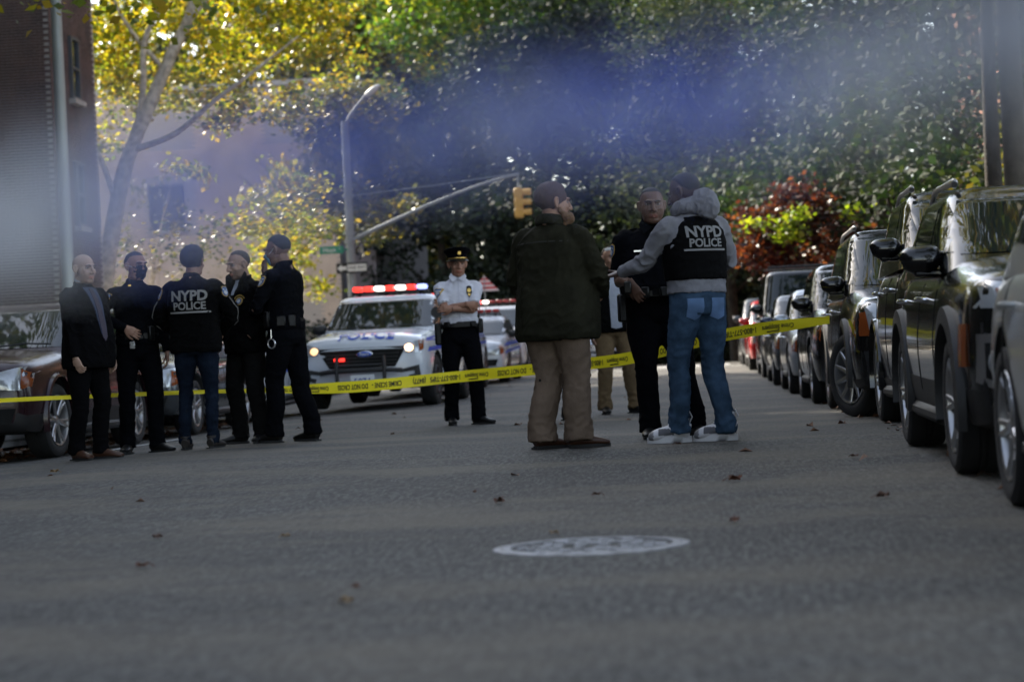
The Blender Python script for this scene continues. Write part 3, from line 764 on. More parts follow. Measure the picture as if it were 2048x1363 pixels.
    if d.decal:
        for side, sx in (('left', -1), ('right', 1)):
            patch(bv, side, [(y0 + .35, d.belt - .17), (y0 + 1.2, d.belt - .16), (y0 + L - .3, d.belt - .12), (y0 + L - .3, d.belt - .05), (y0 + 1.2, d.belt - .09), (y0 + .5, d.belt - .12)], 'livery_stripe', M_blue, root, off=.003, step=.12, depth=.004)
            patch(bv, side, [(y0 + .28, d.belt - .33), (y0 + 1.3, d.belt - .30), (y0 + L - .3, d.belt - .26), (y0 + L - .3, d.belt - .20), (y0 + 1.2, d.belt - .24), (y0 + .4, d.belt - .27)], 'livery_stripe', M_blue, root, off=.003, step=.12, depth=.004)
        # light bar
        zb = H + .09; yb = y0 + d.ws1 + .42
        q = G(); q.box((0, yb, zb - .035), (1.24, .27, .035), bev=.015); q.tube([(-.5, yb, H - .01), (-.5, yb, zb - .04)], .025, 8); q.tube([(.5, yb, H - .01), (.5, yb, zb - .04)], .025, 8)
        for sx in (-1, 1): q.tube([(sx * .60, yb, zb - .05), (sx * hw * (d.tum - .03), yb, H - .09)], .014, 8)
        lb = q.obj('light_bar', M_blk, root)
        seq = sp.get('lights', 'rrwrwrb'); nn = len(seq); wmod = 1.22 / nn
        dm = {'r': M_redlight, 'w': M_whitelight, 'b': M_bluelight, 'd': M_redlens}
        for i, ch in enumerate(seq):
            q = G(); x = -.61 + wmod * (i + .5); q.box((x, yb, zb + .03), (wmod - .028, .25, .078), bev=.022)
            q.obj('lamp_module', dm[ch], lb)
        q = G(); x = hw * .90; q.tube([(x - .04, y0 + d.ws0 + .30, d.cowl + .06), (x + .02, y0 + d.ws0 + .22, d.cowl + .20)], .014, 8)
        q.tube([(x + .03, y0 + d.ws0 + .26, d.cowl + .24), (x + .03, y0 + d.ws0 + .20, d.cowl + .24), (x + .03, y0 + d.ws0 + .12, d.cowl + .24)], [(.05, .05), (.085, .085), (.088, .088)], 16)
        q.obj('spotlight', M_blk, root)
    if sp.get('rack'):
        q = G()
        for yy in (y0 + d.ws1 + .3, y0 + d.rf - .4): q.tube([(-hw * .75, yy, H + .08), (hw * .75, yy, H + .08)], .02, 8)
        q.obj('roof_rack', M_blk, root)
    return root

P_white = paintm('white police', (.50, .53, .58))
P_black = paintm('gloss black', (.0025, .0025, .003), .15)
P_dkgreen = paintm('black pearl', (.003, .0042, .004), .15)
P_maroon = paintm('dark maroon', (.020, .0055, .009), .25, 0, .25)
P_silver = paintm('light silver', (.42, .43, .43), .3, .2)
P_grey = paintm('dark grey', (.05, .055, .06), .22, .4)
P_sil2 = paintm('silver blue', (.35, .38, .42), .28, .6)
P_navy = paintm('navy', (.012, .02, .045), .2)
P_red = paintm('bright red', (.40, .012, .012), .2)
EXPL = dict(L=4.95, W=2.0, H=1.74, hood=1.08, cowl=1.17, belt=1.15, ws0=1.25, ws1=2.1, rf=4.3, rb=4.75, wr=.38, fa=.95, wb=2.85, paint=P_white, fascia='police', decal=1, mirror=M_blk, rimm=M_rimd, rim='steel', tum=.78, zlow=.28, handle=M_blk)
g1 = 'cars parked nose to tail along the right kerb'; g2 = 'vehicles parked along the left kerb'; g3 = 'police vehicles standing in the left lane'
def place(label, cat, name, X, Yf, sp, group, rz=0, side=1):
    """X: the car's side facing the lane; Yf: its front bumper"""
    W, L = sp.get('W', 1.85), sp.get('L', 4.5)
    y = Yf + L / 2
    o = car(label, cat, name, (X + side * W / 2, y, 0), rz, sp, group)
    z0, z1 = gxy(X, Yf + .9), gxy(X, Yf + L - .9); o.location.z = (z0 + z1) / 2; o.rotation_euler.x = math.atan2(z1 - z0, L - 1.8)
    return o
place('light silver car nearest the camera, cut off by the right edge of the photo', 'car', 'parked_car', 1.19, 5.05, dict(L=4.35, W=1.78, H=1.46, hood=.86, cowl=.98, belt=.96, wr=.325, fa=.85, wb=2.6, paint=P_silver, fascia='sedan', ws0=1.2, ws1=2.0, rf=3.2, rb=4.0, tail=.97, rim='five', handle=P_silver), g1)
place('dark pearl crossover with boxed low headlamp and thick black wheel arches', 'car', 'parked_suv', 1.20, 9.58, dict(mz=.02, L=3.9, W=1.80, H=1.48, hood=1.0, cowl=1.06, belt=1.03, wr=.34, fa=.82, wb=2.36, paint=P_dkgreen, fascia='kona', clad=.40, arch=.085, rails=1, ws0=1.05, ws1=1.8, rf=3.2, rb=3.72, rim='five', tum=.80, mirror=P_black), g1)
place('black tall suv with silver rails, second dark vehicle behind the silver car', 'car', 'parked_suv', 1.38, 13.62, dict(L=3.8, W=1.84, H=1.73, mz=.10, hood=1.08, cowl=1.20, belt=1.17, wr=.36, fa=.82, wb=2.3, paint=P_black, fascia='suv', arch=.04, archm=P_black, clad=.36, rails=1, ws0=1.05, ws1=1.75, rf=3.2, rb=3.65, rim='five'), g1)
place('black suv with its front wheel turned out and a ten spoke alloy rim', 'car', 'parked_suv', 1.25, 17.5, dict(L=4.75, W=1.90, H=1.70, hood=1.03, cowl=1.13, belt=1.11, wr=.37, fa=.92, wb=2.85, paint=P_black, fascia='volvo', arch=.06, clad=.34, rails=1, steer=R(26), ws0=1.25, ws1=1.95, rf=4.05, rb=4.55, rim='ten', mirror=P_black), g1)
place('glossy black car just behind the suv with the turned wheel', 'car', 'parked_car', 1.20, 22.6, dict(L=4.6, W=1.86, H=1.60, hood=.97, cowl=1.08, belt=1.05, wr=.34, paint=P_black, fascia='suv', rim='five', ws0=1.2, ws1=2.0, rf=3.8, rb=4.4), g1)
place('silver blue saloon parked between a glossy black car and a dark grey one', 'car', 'parked_car', 1.16, 27.6, dict(L=4.5, W=1.78, H=1.44, hood=.84, cowl=.95, belt=.93, wr=.32, paint=P_sil2, fascia='sedan', ws0=1.2, ws1=2.0, rf=3.2, rb=4.0, tail=.95, rim='five'), g1)
place('dark grey saloon with a navy mirror further down the right row', 'car', 'parked_car', 1.12, 32.7, dict(L=4.6, W=1.78, H=1.46, hood=.86, cowl=.97, belt=.95, wr=.32, paint=P_grey, fascia='sedan', ws0=1.2, ws1=2.0, rf=3.3, rb=4.0, tail=.97, mirror=P_navy), g1)
place('tall black van with a roof rack in the right row', 'van', 'parked_van', 1.10, 38.0, dict(L=5.0, W=1.95, H=1.98, hood=1.12, cowl=1.22, belt=1.2, wr=.36, paint=P_black, fascia='suv', ws0=1.0, ws1=1.45, rf=4.6, rb=4.9, rack=1, wb=3.0), g1)
place('bright red car near the far end of the right row', 'car', 'parked_car', 1.0, 44.2, dict(L=4.4, W=1.76, H=1.5, hood=.88, cowl=.99, belt=.97, wr=.33, paint=P_red, fascia='sedan', ws0=1.15, ws1=1.9, rf=3.4, rb=4.1), g1)
place('black car last in the right row, behind the red one', 'car', 'parked_car', .95, 49.4, dict(L=4.5, W=1.8, H=1.62, hood=.95, cowl=1.06, belt=1.03, wr=.34, paint=P_grey, fascia='suv'), g1)
place('dark maroon suv with roof rails at the left edge', 'car', 'parked_suv', -5.98, 18.1, dict(L=4.5, W=1.80, H=1.50, hood=.93, cowl=1.01, belt=.98, wr=.345, fa=.85, wb=2.7, paint=P_maroon, fascia='suv', clad=.44, arch=.03, rails=1, railm=M_blk, ws0=1.2, ws1=1.95, rf=3.9, rb=4.4, rim='six', mirror=M_blk, nyplate=1, steer=R(-4), archm=P_maroon), g2, side=-1)
place('dark saloon behind the maroon suv, half hidden by the standing men', 'car', 'parked_car', -6.0, 23.5, dict(L=4.5, W=1.8, H=1.46, hood=.88, cowl=.98, belt=.95, wr=.33, paint=P_grey, fascia='sedan', ws0=1.2, ws1=2.0, rf=3.3, rb=4.0, tail=.96, rim='five'), g2, side=-1)
place('white and blue police saloon seen behind the tall officer with the mask', 'police car', 'police_car', -6.15, 29.0, dict(EXPL, L=4.8, W=1.88, H=1.5, hood=.92, cowl=1.0, belt=.98, ws0=1.3, ws1=2.1, rf=3.5, rb=4.2, fascia='sedan', wr=.34, lights='ddddddd'), g2, side=-1)
place('white police suv in front, headlamp and roof light bar lit, black push bumper', 'police car', 'police_suv', -3.93, 30.6, dict(EXPL), g3, side=-1, rz=R(-2.5))
place('second white police suv directly behind the front one, red roof lights lit', 'police car', 'police_suv', -4.28, 37.6, dict(EXPL, lights='rrrrrwr'), g3, side=-1)
place('low white police car in the left lane, seen beside the white shirted chief', 'police car', 'police_car', -4.10, 43.6, dict(EXPL, L=4.7, W=1.85, H=1.44, hood=.90, cowl=.98, belt=.96, ws0=1.3, ws1=2.1, rf=3.4, rb=4.1, fascia='sedan', wr=.33, lights='ddddddd'), g3, side=-1)
place('farthest white police suv, with red and white light bar, left of the green jacket', 'police car', 'police_suv', -4.15, 49.4, dict(EXPL, lights='drwdddd'), g3, side=-1)
place('white car far up the road, glimpsed past the hem of the green jacket', 'car', 'parked_car', -1.9, 57.5, dict(L=4.6, W=1.85, H=1.5, hood=.88, cowl=.99, belt=.97, wr=.33, paint=P_white, fascia='sedan'), None, side=-1)

# ------------------------------------------------------------------ people
M_skin = mat('skin', (.3, .2, .15), .5, attr='Col', var=.10, vscale=25, bump=.12, bscale=120, spec=.4)
M_hair = mat('short hair', (.012, .009, .007), .75, attr='Col', var=.3, vscale=60, bump=.35, bscale=250)
M_eye = mat('eye', (.5, .5, .5), .15, attr='Col')
def cloth(nm, col, var=.15, rough=.9, bump=.5, bs=15, sheen=0): return mat(nm, col, rough, var=var, vscale=9, bump=bump, bscale=bs, sheen=sheen, spec=.07)
K_navy = cloth('navy uniform cloth', (.0018, .0021, .0034)); K_navyt = cloth('navy uniform trouser cloth', (.0016, .0019, .0031))
K_black = cloth('black jacket cloth', (.0019, .0019, .0021)); K_suit = cloth('black suit cloth', (.0020, .0020, .0026))
K_chartr = cloth('charcoal trouser cloth', (.0055, .0055, .0056)); K_dkjean = cloth('dark denim', (.006, .010, .019), .25)
K_jean = cloth('blue denim', (.030, .055, .092), .30); K_khaki = cloth('khaki cotton', (.135, .098, .072), .1); K_tan = cloth('tan cotton', (.13, .09, .05), .12)
K_olive = cloth('olive waxed cotton', (.016, .0155, .0095), .2, .85); K_white = cloth('white uniform shirt', (.52, .52, .58), .04); K_tee = cloth('pale shirt', (.27, .29, .34), .10)
K_hood = cloth('grey marl sweatshirt', (.17, .17, .19), .10); K_vest = cloth('black vest nylon', (.0019, .0019, .0022), .15, .8)
K_leather = mat('black leather', (.004, .004, .004), .45, spec=.3); K_brownl = mat('brown leather', (.05, .02, .01), .4, bump=.2, bscale=80)
K_grip = mat('shoe sole rubber', (.012, .012, .012), .8); K_sneak = mat('trainer leather', (.5, .5, .5), .5, attr='Col', bump=.1, bscale=90)
K_gold = mat('gold badge metal', (.55, .36, .10), .3, .9); K_silverm = mat('silver metal', (.65, .65, .66), .25, .9); K_letter = mat('reflective white print', (.20, .195, .19), .6); K_grlet = mat('grey print', (.15, .15, .155), .6)
K_patchw = mat('patch white thread', (.42, .43, .45), .8); K_patchb = mat('patch blue thread', (.05, .10, .24), .8); K_patchg = mat('patch gold thread', (.40, .26, .06), .8)
K_mask = mat('blue surgical mask', (.16, .36, .52), .8); K_maskd = mat('dark cloth mask', (.010, .012, .022), .85); K_strap = mat('pale ear loop', (.45, .48, .5), .8)
HEADS = {}
def head_mesh(face):
    """head in its own frame: face towards -y, origin at the middle of the head"""
    key = tuple(sorted(face.items()))
    if key in HEADS: return HEADS[key]
    j = face.get('jaw', 1.); fat = face.get('fat', 0); g = G()
    g.ell((0, .018, .035), (.076, .096, .085), nu=28, nv=18)
    g.ell((0, -.028, -.025), (.063 * (j + fat * .1), .064, .088), nu=24, nv=16)
    g.ell((0, -.055, -.088), (.034 * j + .006 * fat, .030, .026)); g.ell((.034, -.02, -.075), (.026 * j, .045, .03 + .006 * fat)); g.ell((-.034, -.02, -.075), (.026 * j, .045, .03 + .006 * fat))
    g.tube([(-.045, -.070, .030), (-.02, -.086, .033), (0, -.088, .030), (.02, -.086, .033), (.045, -.070, .030)], [(.009, .009), (.012, .011), (.011, .011), (.012, .011), (.009, .009)], 10)
    g.tube([(0, -.084, .03), (0, -.098, .005), (0, -.112, -.022)], [.009, .0105, .014], 12); g.ell((0, -.112, -.026), (.012, .013, .011)); g.ell((.014, -.098, -.028), (.010, .013, .009)); g.ell((-.014, -.098, -.028), (.010, .013, .009))
    g.ell((.038, -.062, -.020), (.024, .022, .024)); g.ell((-.038, -.062, -.020), (.024, .022, .024))
    g.tube([(-.025, -.079, -.060), (-.010, -.091, -.0545), (0, -.0925, -.0565), (.010, -.091, -.0545), (.025, -.079, -.060)], [.004, .0065, .006, .0065, .004], 8)
    g.tube([(-.023, -.079, -.063), (0, -.091, -.0695), (.023, -.079, -.063)], [.004, .008, .004], 8); g.ell((0, -.078, -.062), (.032, .012, .02))
    for sx in (-1, 1):
        g.tube([(sx * .074, .004, -.026), (sx * .082, .016, -.020), (sx * .090, .026, .012), (sx * .086, .016, .030), (sx * .078, .002, .024)], [(.010, .009), (.009, .008), (.009, .010), (.009, .009), (.007, .007)], 8, sm=3)
        g.ell((sx * .077, .010, .002), (.007, .016, .026))
    g.tube([(0, .012, -.045), (0, .030, -.12), (0, .040, -.20)], [(.055 + .012 * fat, .057), (.055 + .012 * fat, .057), (.058, .058)], 18)
    me = fuse(g, .0047, 3); HEADS[key] = me; return me
def shell(fn, ctr, rad, nu=44, nv=28, amp=0, seed=0, fscale=60):
    """closed cap of hair: an ellipsoid whose vertices sink into the skull wherever fn says there is no hair"""
    q = G(); q.ell((0, 0, 0), (1, 1, 1), nu=nu, nv=nv); v = []
    for p in q.v:
        p = Vector(p); h = fn(p); k = .88 + .12 * h
        d = amp * noise.noise(p * 6 + Vector((seed, 0, 0))) * h
        v.append((ctr[0] + p.x * rad[0] * (k + d), ctr[1] + p.y * rad[1] * (k + d), ctr[2] + p.z * rad[2] * (k + d)))
    q.v = v; return q
def hand(g, w, d, n, curl=.35, th=1, spread=.10, fist=False, L=1.):
    """palm and five fingers; d: direction of the fingers, n: way the palm faces, th: side of the thumb along n x d"""
    w, d, n = Vector(w), Vector(d).normalized(), Vector(n); n = (n - d * n.dot(d)).normalized(); s = n.cross(d).normalized() * th
    g.tube([w - d * .03, w + d * .02, w + d * .055, w + d * .092], [(.027, .022), (.033, .017), (.042, .0155), (.042, .013)], 14, up=n)
    for i, (off, ln, r) in enumerate(((.031, .074, .0086), (.0105, .083, .0088), (-.0105, .077, .0084), (-.031, .060, .0076))):
        b = w + d * .088 + s * off; dd = (d + s * (spread * (off / .03))).normalized(); p = [w + d * .05 + s * off * .7, b]; ang = 0; q = b
        for k, seg in enumerate((.46, .30, .24)):
            ang += curl * (1 if k else .7) * (1 + .12 * i); v = dd * math.cos(ang) + n * math.sin(ang); q = q + v * ln * seg; p.append(q)
        g.tube(p, [r * 1.05, r * 1.1, r, r * .95, r * .8], 8)
    b = w + d * .022 + s * .028; t1 = b + (d * .75 + s * .6 + n * .25).normalized() * .042; t2 = t1 + (d * .92 + s * .25 + n * .35 * (1 + curl)).normalized() * .034; t3 = t2 + (d * 1 + n * .5 * (1 + curl)).normalized() * .025
    g.tube([w + d * .005 + s * .012, b, t1, t2, t3], [.014, .0145, .0115, .0098, .0078], 9)
def ik(a, t, l1, l2, hint):
    a, t, hint = Vector(a), Vector(t), Vector(hint); v = t - a; L = min(v.length, (l1 + l2) * .999); v.normalize(); t = a + v * L
    x = (l1 * l1 - l2 * l2 + L * L) / (2 * L); h = math.sqrt(max(0, l1 * l1 - x * x)); p = hint - v * hint.dot(v)
    return a + v * x + p.normalized() * h, t
def fold(me, A, sc=(7, 7, 15), sc2=2.1, seed=0, zones=()):
    co = coords(me); no = normals(me); d = np.zeros(len(co)); sd = Vector((seed * 7.3, seed * 3.1, seed))
    for i, p in enumerate(co):
        w_ = .45
        for (c, r, k) in zones:
            q = ((p[0] - c[0]) ** 2 + (p[1] - c[1]) ** 2 + (p[2] - c[2]) ** 2) ** .5
            if q < r: w_ = max(w_, k * (1 - q / r) + .45)
        zz = p[2] + .35 * p[0] + .22 * p[1] + .06 * noise.noise(Vector((p[0] * 5, p[1] * 5, p[2] * 3)) + sd)
        v = Vector((p[0] * sc[0], p[1] * sc[1], zz * sc[2])) + sd; n1 = noise.noise(v); n2 = 1 - 2 * abs(noise.noise(v * sc2 + sd))
        n2 = n2 if n2 > 0 else n2 * .3; d[i] = A * w_ * (n1 * 1.1 + (n2 * n2 - .4) * 1.5)
    setco(me, co + no * d[:, None])
def torso_rings(secs, lean=(0, 0), n=28, e=.8):
    """secs: (z, rx, ry, cy)"""
    rs = []
    for z, rx, ry, cy in secs:
        k = (z - .95); o = []
        for i in range(n):
            a = 2 * math.pi * i / n; c_, s_ = math.cos(a), math.sin(a)
            o.append(Vector((lean[0] * k + rx * math.copysign(abs(c_) ** e, c_), cy + lean[1] * k + ry * math.copysign(abs(s_) ** e, s_), z)))
        rs.append(o)
    return rs
def interp_secs(secs, n=3):
    out = []
    for a, b in zip(secs, secs[1:]):
        for k in range(n):
            t = k / n; t2 = t * .6 + t * t * (3 - 2 * t) * .4; out.append(tuple(x + (y - x) * t2 for x, y in zip(a, b)))
    return out + [secs[-1]]
def person(label, pos, yaw, H, skin, top, trou, arms, feet, head=(0, 0), hair=None, face={}, lean=(0, 0), wide=1., belly=0, hem=.93, loose=.0, sleeve='long', legloose=0, shoe='dress', knee=(0, 0), collar=True, chest=1., cuff=1, shoem=None, extra=None, neckz=0, arml=1., folds=.010, tuck=False, stubble=0, lips=None, group=None, shsl=0, fat=0):
    root = thing('person', label, 'person', pos, yaw, group); s = H / 1.8; root.scale = (s, s, s)
    lx, ly = lean; P = dict(root=root)
    def lz(p): p = Vector(p); return Vector((p.x + lx * (p.z - .95), p.y + ly * (p.z - .95), p.z))
    sw = .180 * wide ** .6
    SH = {1: lz((sw, .005, 1.440)), -1: lz((-sw, .005, 1.440))}
    W, E, HD = {}, {}, {}
    for sx in (1, -1):
        a = arms[sx]; E[sx], W[sx] = ik(SH[sx], a['w'], .295 * arml, .26 * arml, a.get('e', (sx, .5, 0)))
    HIP = {1: Vector((.095, .01, .925)), -1: Vector((-.095, .01, .925))}; A, Kn = {}, {}
    for sx in (1, -1):
        fx, fy, fr = feet[sx][:3]; A[sx] = Vector((fx, fy, .085)); kd = Matrix.Rotation(fr, 3, 'Z') @ Vector((0, -1, 0))
        Kn[sx], A[sx] = ik(HIP[sx], A[sx], .426, .418, kd)
    # --- body: head and neck, trunk with legs, arms with hands
    hm = head_mesh(dict(face, fat=fat)); hy, hp = head[:2]; hr = head[2] if len(head) > 2 else 0
    Rh = Matrix.Rotation(hy, 4, 'Z') @ Matrix.Rotation(hp, 4, 'X') @ Matrix.Rotation(hr, 4, 'Y')
    nk = lz((0, .018, 1.545 + neckz)); TH = Matrix.Translation(nk) @ Rh @ Matrix.Translation(Vector((0, -.030, .124))) @ Matrix.Scale(1.11, 4)
    if ly: TH = Matrix.Translation(nk) @ Rh @ Matrix.Translation(Vector((0, -.030, .124))) @ Matrix.Scale(1.11, 4)
    P['TH'] = TH; hmc = hm.copy(); hco = coords(hmc); base = np.array(skin); cols = np.tile(base, (len(hco), 1))
    x, y, z = hco[:, 0], hco[:, 1], hco[:, 2]
    lipm = (np.abs(x) < .026) & (y < -.078) & (z > -.074) & (z < -.052); cols[lipm] = base * np.array(lips or (1.0, .68, .66))
    if stubble:
        sm = (z < -.040 + 0 * x) & (y < .0) | ((z < -.035) & (np.abs(x) > .045) & (y < .01)); mus = (np.abs(x) < .028) & (z > -.052) & (z < -.040) & (y < -.085); sm = (sm | mus) & ~lipm; cols[sm] *= (1 - stubble)
    cols[(np.abs(np.abs(x) - .033) < .017) & (np.abs(z - .012) < .009) & (y < -.05)] *= .72  # socket shade under the brows put into the skin colour
    hmc.transform(TH)
    arms_g = []
    for sx in (1, -1):
        g = G(); a = arms[sx]; fd = (W[sx] - E[sx]).normalized(); up = .9 + .1 * wide
        g.tube([SH[sx] + Vector((-sx * .03, 0, .0)), SH[sx].lerp(E[sx], .35), E[sx], E[sx].lerp(W[sx], .3), W[sx].lerp(E[sx], .05), W[sx] + fd * .01], [.052 * up, .050 * up, .040 * up, .043 * up, .029, .028], 14, sm=3)
        if a.get('hand', 1):
            hand(g, W[sx], a.get('d', fd), a.get('n', (-sx, 0, 0)), a.get('curl', .35), a.get('th', 1), a.get('spread', .10))
        arms_g.append(fuse(g, .0056, 2))
    g = G(); g.rings(torso_rings(interp_secs([(.88, .14, .09, 0), (1.05, .125, .085, 0), (1.3, .15, .09, 0), (1.45, .14, .07, .01), (1.52, .06, .055, .02), (1.58, .05, .05, .02)]), lean))
    for sx in (1, -1): g.tube([HIP[sx] + Vector((-sx * .02, 0, .04)), HIP[sx].lerp(Kn[sx], .4), Kn[sx], Kn[sx].lerp(A[sx], .35), A[sx]], [.075, .065, .045, .045, .032], 12, sm=2)
    tm = fuse(g, .022, 1); parts = [(hmc, 0), (arms_g[0], 0), (arms_g[1], 0), (tm, 0)]
    bm_ = join_me('body', parts, [M_skin]); call = np.tile(base, (len(bm_.vertices), 1)); call[:len(cols)] = cols; paint(bm_, call); link('body', bm_, root)
    # --- eyes, brows, hair
    for sx in (-1, 1):
        g = G(); g.ell((sx * .0325, -.0725, .0105), (.0145, .0115, .0065), nu=14, nv=10); me = g.me('eye', M_eye); c = coords(me)
        col = np.tile(np.array([.20, .18, .17]), (len(c), 1)); col[(np.hypot(c[:, 0] - sx * .0325, c[:, 2] - .0105) < .0068) & (c[:, 1] < -.078)] = (.02, .012, .008)
        paint(me, col); me.transform(TH); link('eye', me, root)
    hc = np.array((hair or {}).get('col', (.012, .010, .009)))
    g = G()
    for sx in (-1, 1): g.tube([(sx * .014, -.0975, .028), (sx * .032, -.0955, .034), (sx * .052, -.078, .028)], [(.0045, .004), (.0055, .0045), (.003, .003)], 6, sm=2)
    me = g.me('eyebrow', M_hair); paint(me, np.tile(hc, (len(me.vertices), 1))); me.transform(TH); link('eyebrows', me, root)
    if hair:
        st = hair.get('style', 'short'); t = hair.get('t', .004); hl = hair.get('line', .62)
        def fn(p):
            az = -p.y   # 1 is the face side
            line = -.62 + (.78 + hl * .50) * smoothstep(-.55, .55, az) + (.12 if abs(p.x) > .8 else 0)
            return smoothstep(-.02, .20, p.z - line)
        if st != 'bald':
            q = shell(fn, (0, .018, .036), (.0765 + t, .097 + t, .0855 + t * 1.1), amp=hair.get('amp', .015), seed=hair.get('seed', 0)); me = q.me('hair', M_hair, angle=80); paint(me, np.tile(hc, (len(me.vertices), 1)) * RNG.uniform(.7, 1.3, (len(me.vertices), 1))); me.transform(TH); link('hair', me, root)
        if hair.get('beard'):
            g = G(); bl_ = hair['beard']
            g.tube([(-.070, -.005, -.03), (-.058, -.045, -.070), (-.032, -.078, -.088), (0, -.088, -.096 - bl_ * .3), (.032, -.078, -.088), (.058, -.045, -.070), (.070, -.005, -.03)], [(.012, .014), (.018, .022), (.024, .028 + bl_ * .4), (.026, .032 + bl_ * .6), (.024, .028 + bl_ * .4), (.018, .022), (.012, .014)], 12, sm=3)
            g.tube([(-.026, -.086, -.05), (0, -.098, -.043), (.026, -.086, -.05)], .008, 8, sm=2)
            me = fuse(g, .006, 2); fold(me, .006, (40, 40, 40), seed=3); paint(me, np.tile(np.array(hair.get('bcol', hc)), (len(me.vertices), 1))); me.materials.append(M_hair); me.transform(TH); link('beard', me, root)
    # --- trousers
    b = belly; w2 = wide; lg = legloose; g = G()
    g.rings(torso_rings(interp_secs([(.84, .150 * w2, .105 + lg, .012), (.90, .176 * w2, .125 + lg, .012), (.97, .178 * w2, .128 + b * .25, .008), (1.05, .160 * w2 + b * .2, .112 + b * .6, -b * .25), (1.075, .155 * w2 + b * .2, .108 + b * .6, -b * .25)]), (0, 0)))
    for sx in (1, -1):
        k, a = Kn[sx], A[sx]; hp0 = HIP[sx]
        a1 = a + Vector((0, .012, -.035))
        g.tube([hp0 + Vector((-sx * .012, .0, .02)), hp0.lerp(k, .35), k + Vector((0, -.004, .05)), k + Vector((0, 0, -.05)), k.lerp(a, .5) + Vector((0, .016, 0)), a + Vector((0, .01, .10)), a1 + Vector((0, 0, .03)), a1],
               [(.093 * w2 + lg, .105 + lg), (.086 * w2 + lg, .094 + lg), (.064 + lg, .070 + lg), (.062 + lg, .066 + lg), (.059 + lg * 1.1, .066 + lg * 1.1), (.052 + lg * 1.25, .058 + lg * 1.25), (.057 * cuff + lg * 1.3, .064 * cuff + lg * 1.3), (.054 * cuff + lg * 1.3, .062 * cuff + lg * 1.3)], 18, sm=3)
    me = fuse(g, .0135, 2); zo = [(tuple(Kn[sx]), .2, 1.1) for sx in (1, -1)] + [(tuple(A[sx] + Vector((0, 0, .03))), .20, 1.6) for sx in (1, -1)] + [((0, -.1, .88), .18, .9)]
    fold(me, folds * .62, (6, 6, 7), 2.2, seed=hash(label) % 17 if 0 else len(label) % 17, zones=zo); me.materials.append(trou); P['trousers'] = bvh_of(me); link('trousers', me, root)
    # --- top: shirt, jacket or coat
    l = loose; g = G(); c_ = chest * wide
    secs = [(hem, .172 * w2 + l + b * .25, .122 + l + b * .7, -b * .3 + .004)]
    if hem < .98: secs += [(hem + .04, .178 * w2 + l * 1.1 + b * .3, .128 + l * 1.1 + b * .8, -b * .35 + .004)]
    if hem < .95: secs += [(1.0, .174 * w2 + l + b * .3, .126 + l + b, -b * .5)]
    secs += [(1.09, .166 * w2 + l + b * .3, .122 + l + b, -b * .6), (1.20, .170 * c_ + l + b * .15, .126 + l * .9 + b * .6, -b * .4), (1.31, .182 * c_ + l * .9, .132 + l * .8 + b * .2, -b * .1), (1.40, .186 * c_ + l * .6, .124 + l * .6, .006),
             (1.455, .158 * c_ + l * .4, .104 + l * .4, .014), (1.50, .112 * c_, .082 + l * .2, .018), (1.53, .078, .070, .018), (1.55, .068, .064, .02)]
    g.rings(torso_rings(interp_secs(secs), lean))
    for sx in (1, -1):
        S_, E_, W_ = SH[sx], E[sx], W[sx]; k = .5 + .5 * wide
        r1, r2, r3, r4 = (.059 + l * .5) * k, (.058 + l * .45) * k, (.050 + l * .4) * k, (.036 + l * .35)
        p0 = S_ + Vector((-sx * .05, 0, -.005)); p1 = S_ + Vector((sx * .012, 0, -.012))
        if sleeve == 'long':
            g.tube([p0, p1, S_.lerp(E_, .45), E_, E_.lerp(W_, .5), W_.lerp(E_, .06), W_.lerp(E_, -.02)], [r1, (r1 * .98, r1 * .98), r2, r3, (r3 + r4) / 2, r4, r4 * .97], 16, sm=3)
        elif sleeve == 'short':
            e = S_.lerp(E_, .72); g.tube([p0, p1, S_.lerp(E_, .45), e, S_.lerp(E_, .78)], [r1, r1, r2 * 1.03, r2 * 1.02, r2 * 1.0], 16, sm=3)
        else: g.tube([p0, S_ + Vector((-sx * .005, 0, 0))], [r1, r1 * .9], 16)
    if collar:
        cz = 1.545; pts = [lz((math.cos(t) * .066, .020 + math.sin(t) * .062, cz + .004 + .012 * math.sin(t))) for t in [R(a) for a in range(-60 if collar == 'open' else -80, 241 if collar == 'open' else 261, 15)]]
        g.tube(pts, (.011, .020), 8, up=(0, 0, 1))
    if tuck: g.rings(torso_rings([(1.055, .172 * w2 + l + b * .3, .125 + l + b, -b * .5), (1.10, .178 * w2 + l + b * .3, .132 + l + b, -b * .5)], lean))
    me = fuse(g, .010, 2)
    zo = [(tuple(E[sx]), .16, 1.2) for sx in (1, -1)] + [(tuple(SH[sx] + Vector((-sx * .06, 0, -.08))), .12, .7) for sx in (1, -1)] + [((0, 0, hem + .08), .28, .5)]
    fold(me, folds, (7, 7, 7) if sleeve != 'long' else (5.5, 5.5, 7), 2.1, seed=len(label) % 13, zones=zo); me.materials.append(top[1]); P['top'] = bvh_of(me); link(top[0], me, root)
    P.update(SH=SH, E=E, W=W, A=A, Kn=Kn, lz=lz)
    # --- shoes
    for sx in (1, -1):
        fr = feet[sx][2]; g = G(); sm_ = shoem or K_leather
        hi = {'boot': .10, 'dress': .045, 'trainer': .075}[shoe]; bw = 1.22 if shoe == 'trainer' else 1
        g.tube([(0, .075, .050), (0, .045, .058), (0, -.01, .058), (0, -.07, .048), (0, -.13, .038), (0, -.175, .032), (0, -.200, .028)], [(.030 * bw, .036), (.038 * bw, .050), (.040 * bw, .046), (.044 * bw, .036), (.047 * bw, .028 * bw), (.042 * bw, .022 * bw), (.026 * bw, .014)], 16, sm=2, up=(0, 0, 1))
        g.tube([(0, .022, .05), (0, .026, .075 + hi)], [(.042 * bw, .050), (.043 * bw, .050)], 16, up=(0, 1, 0))
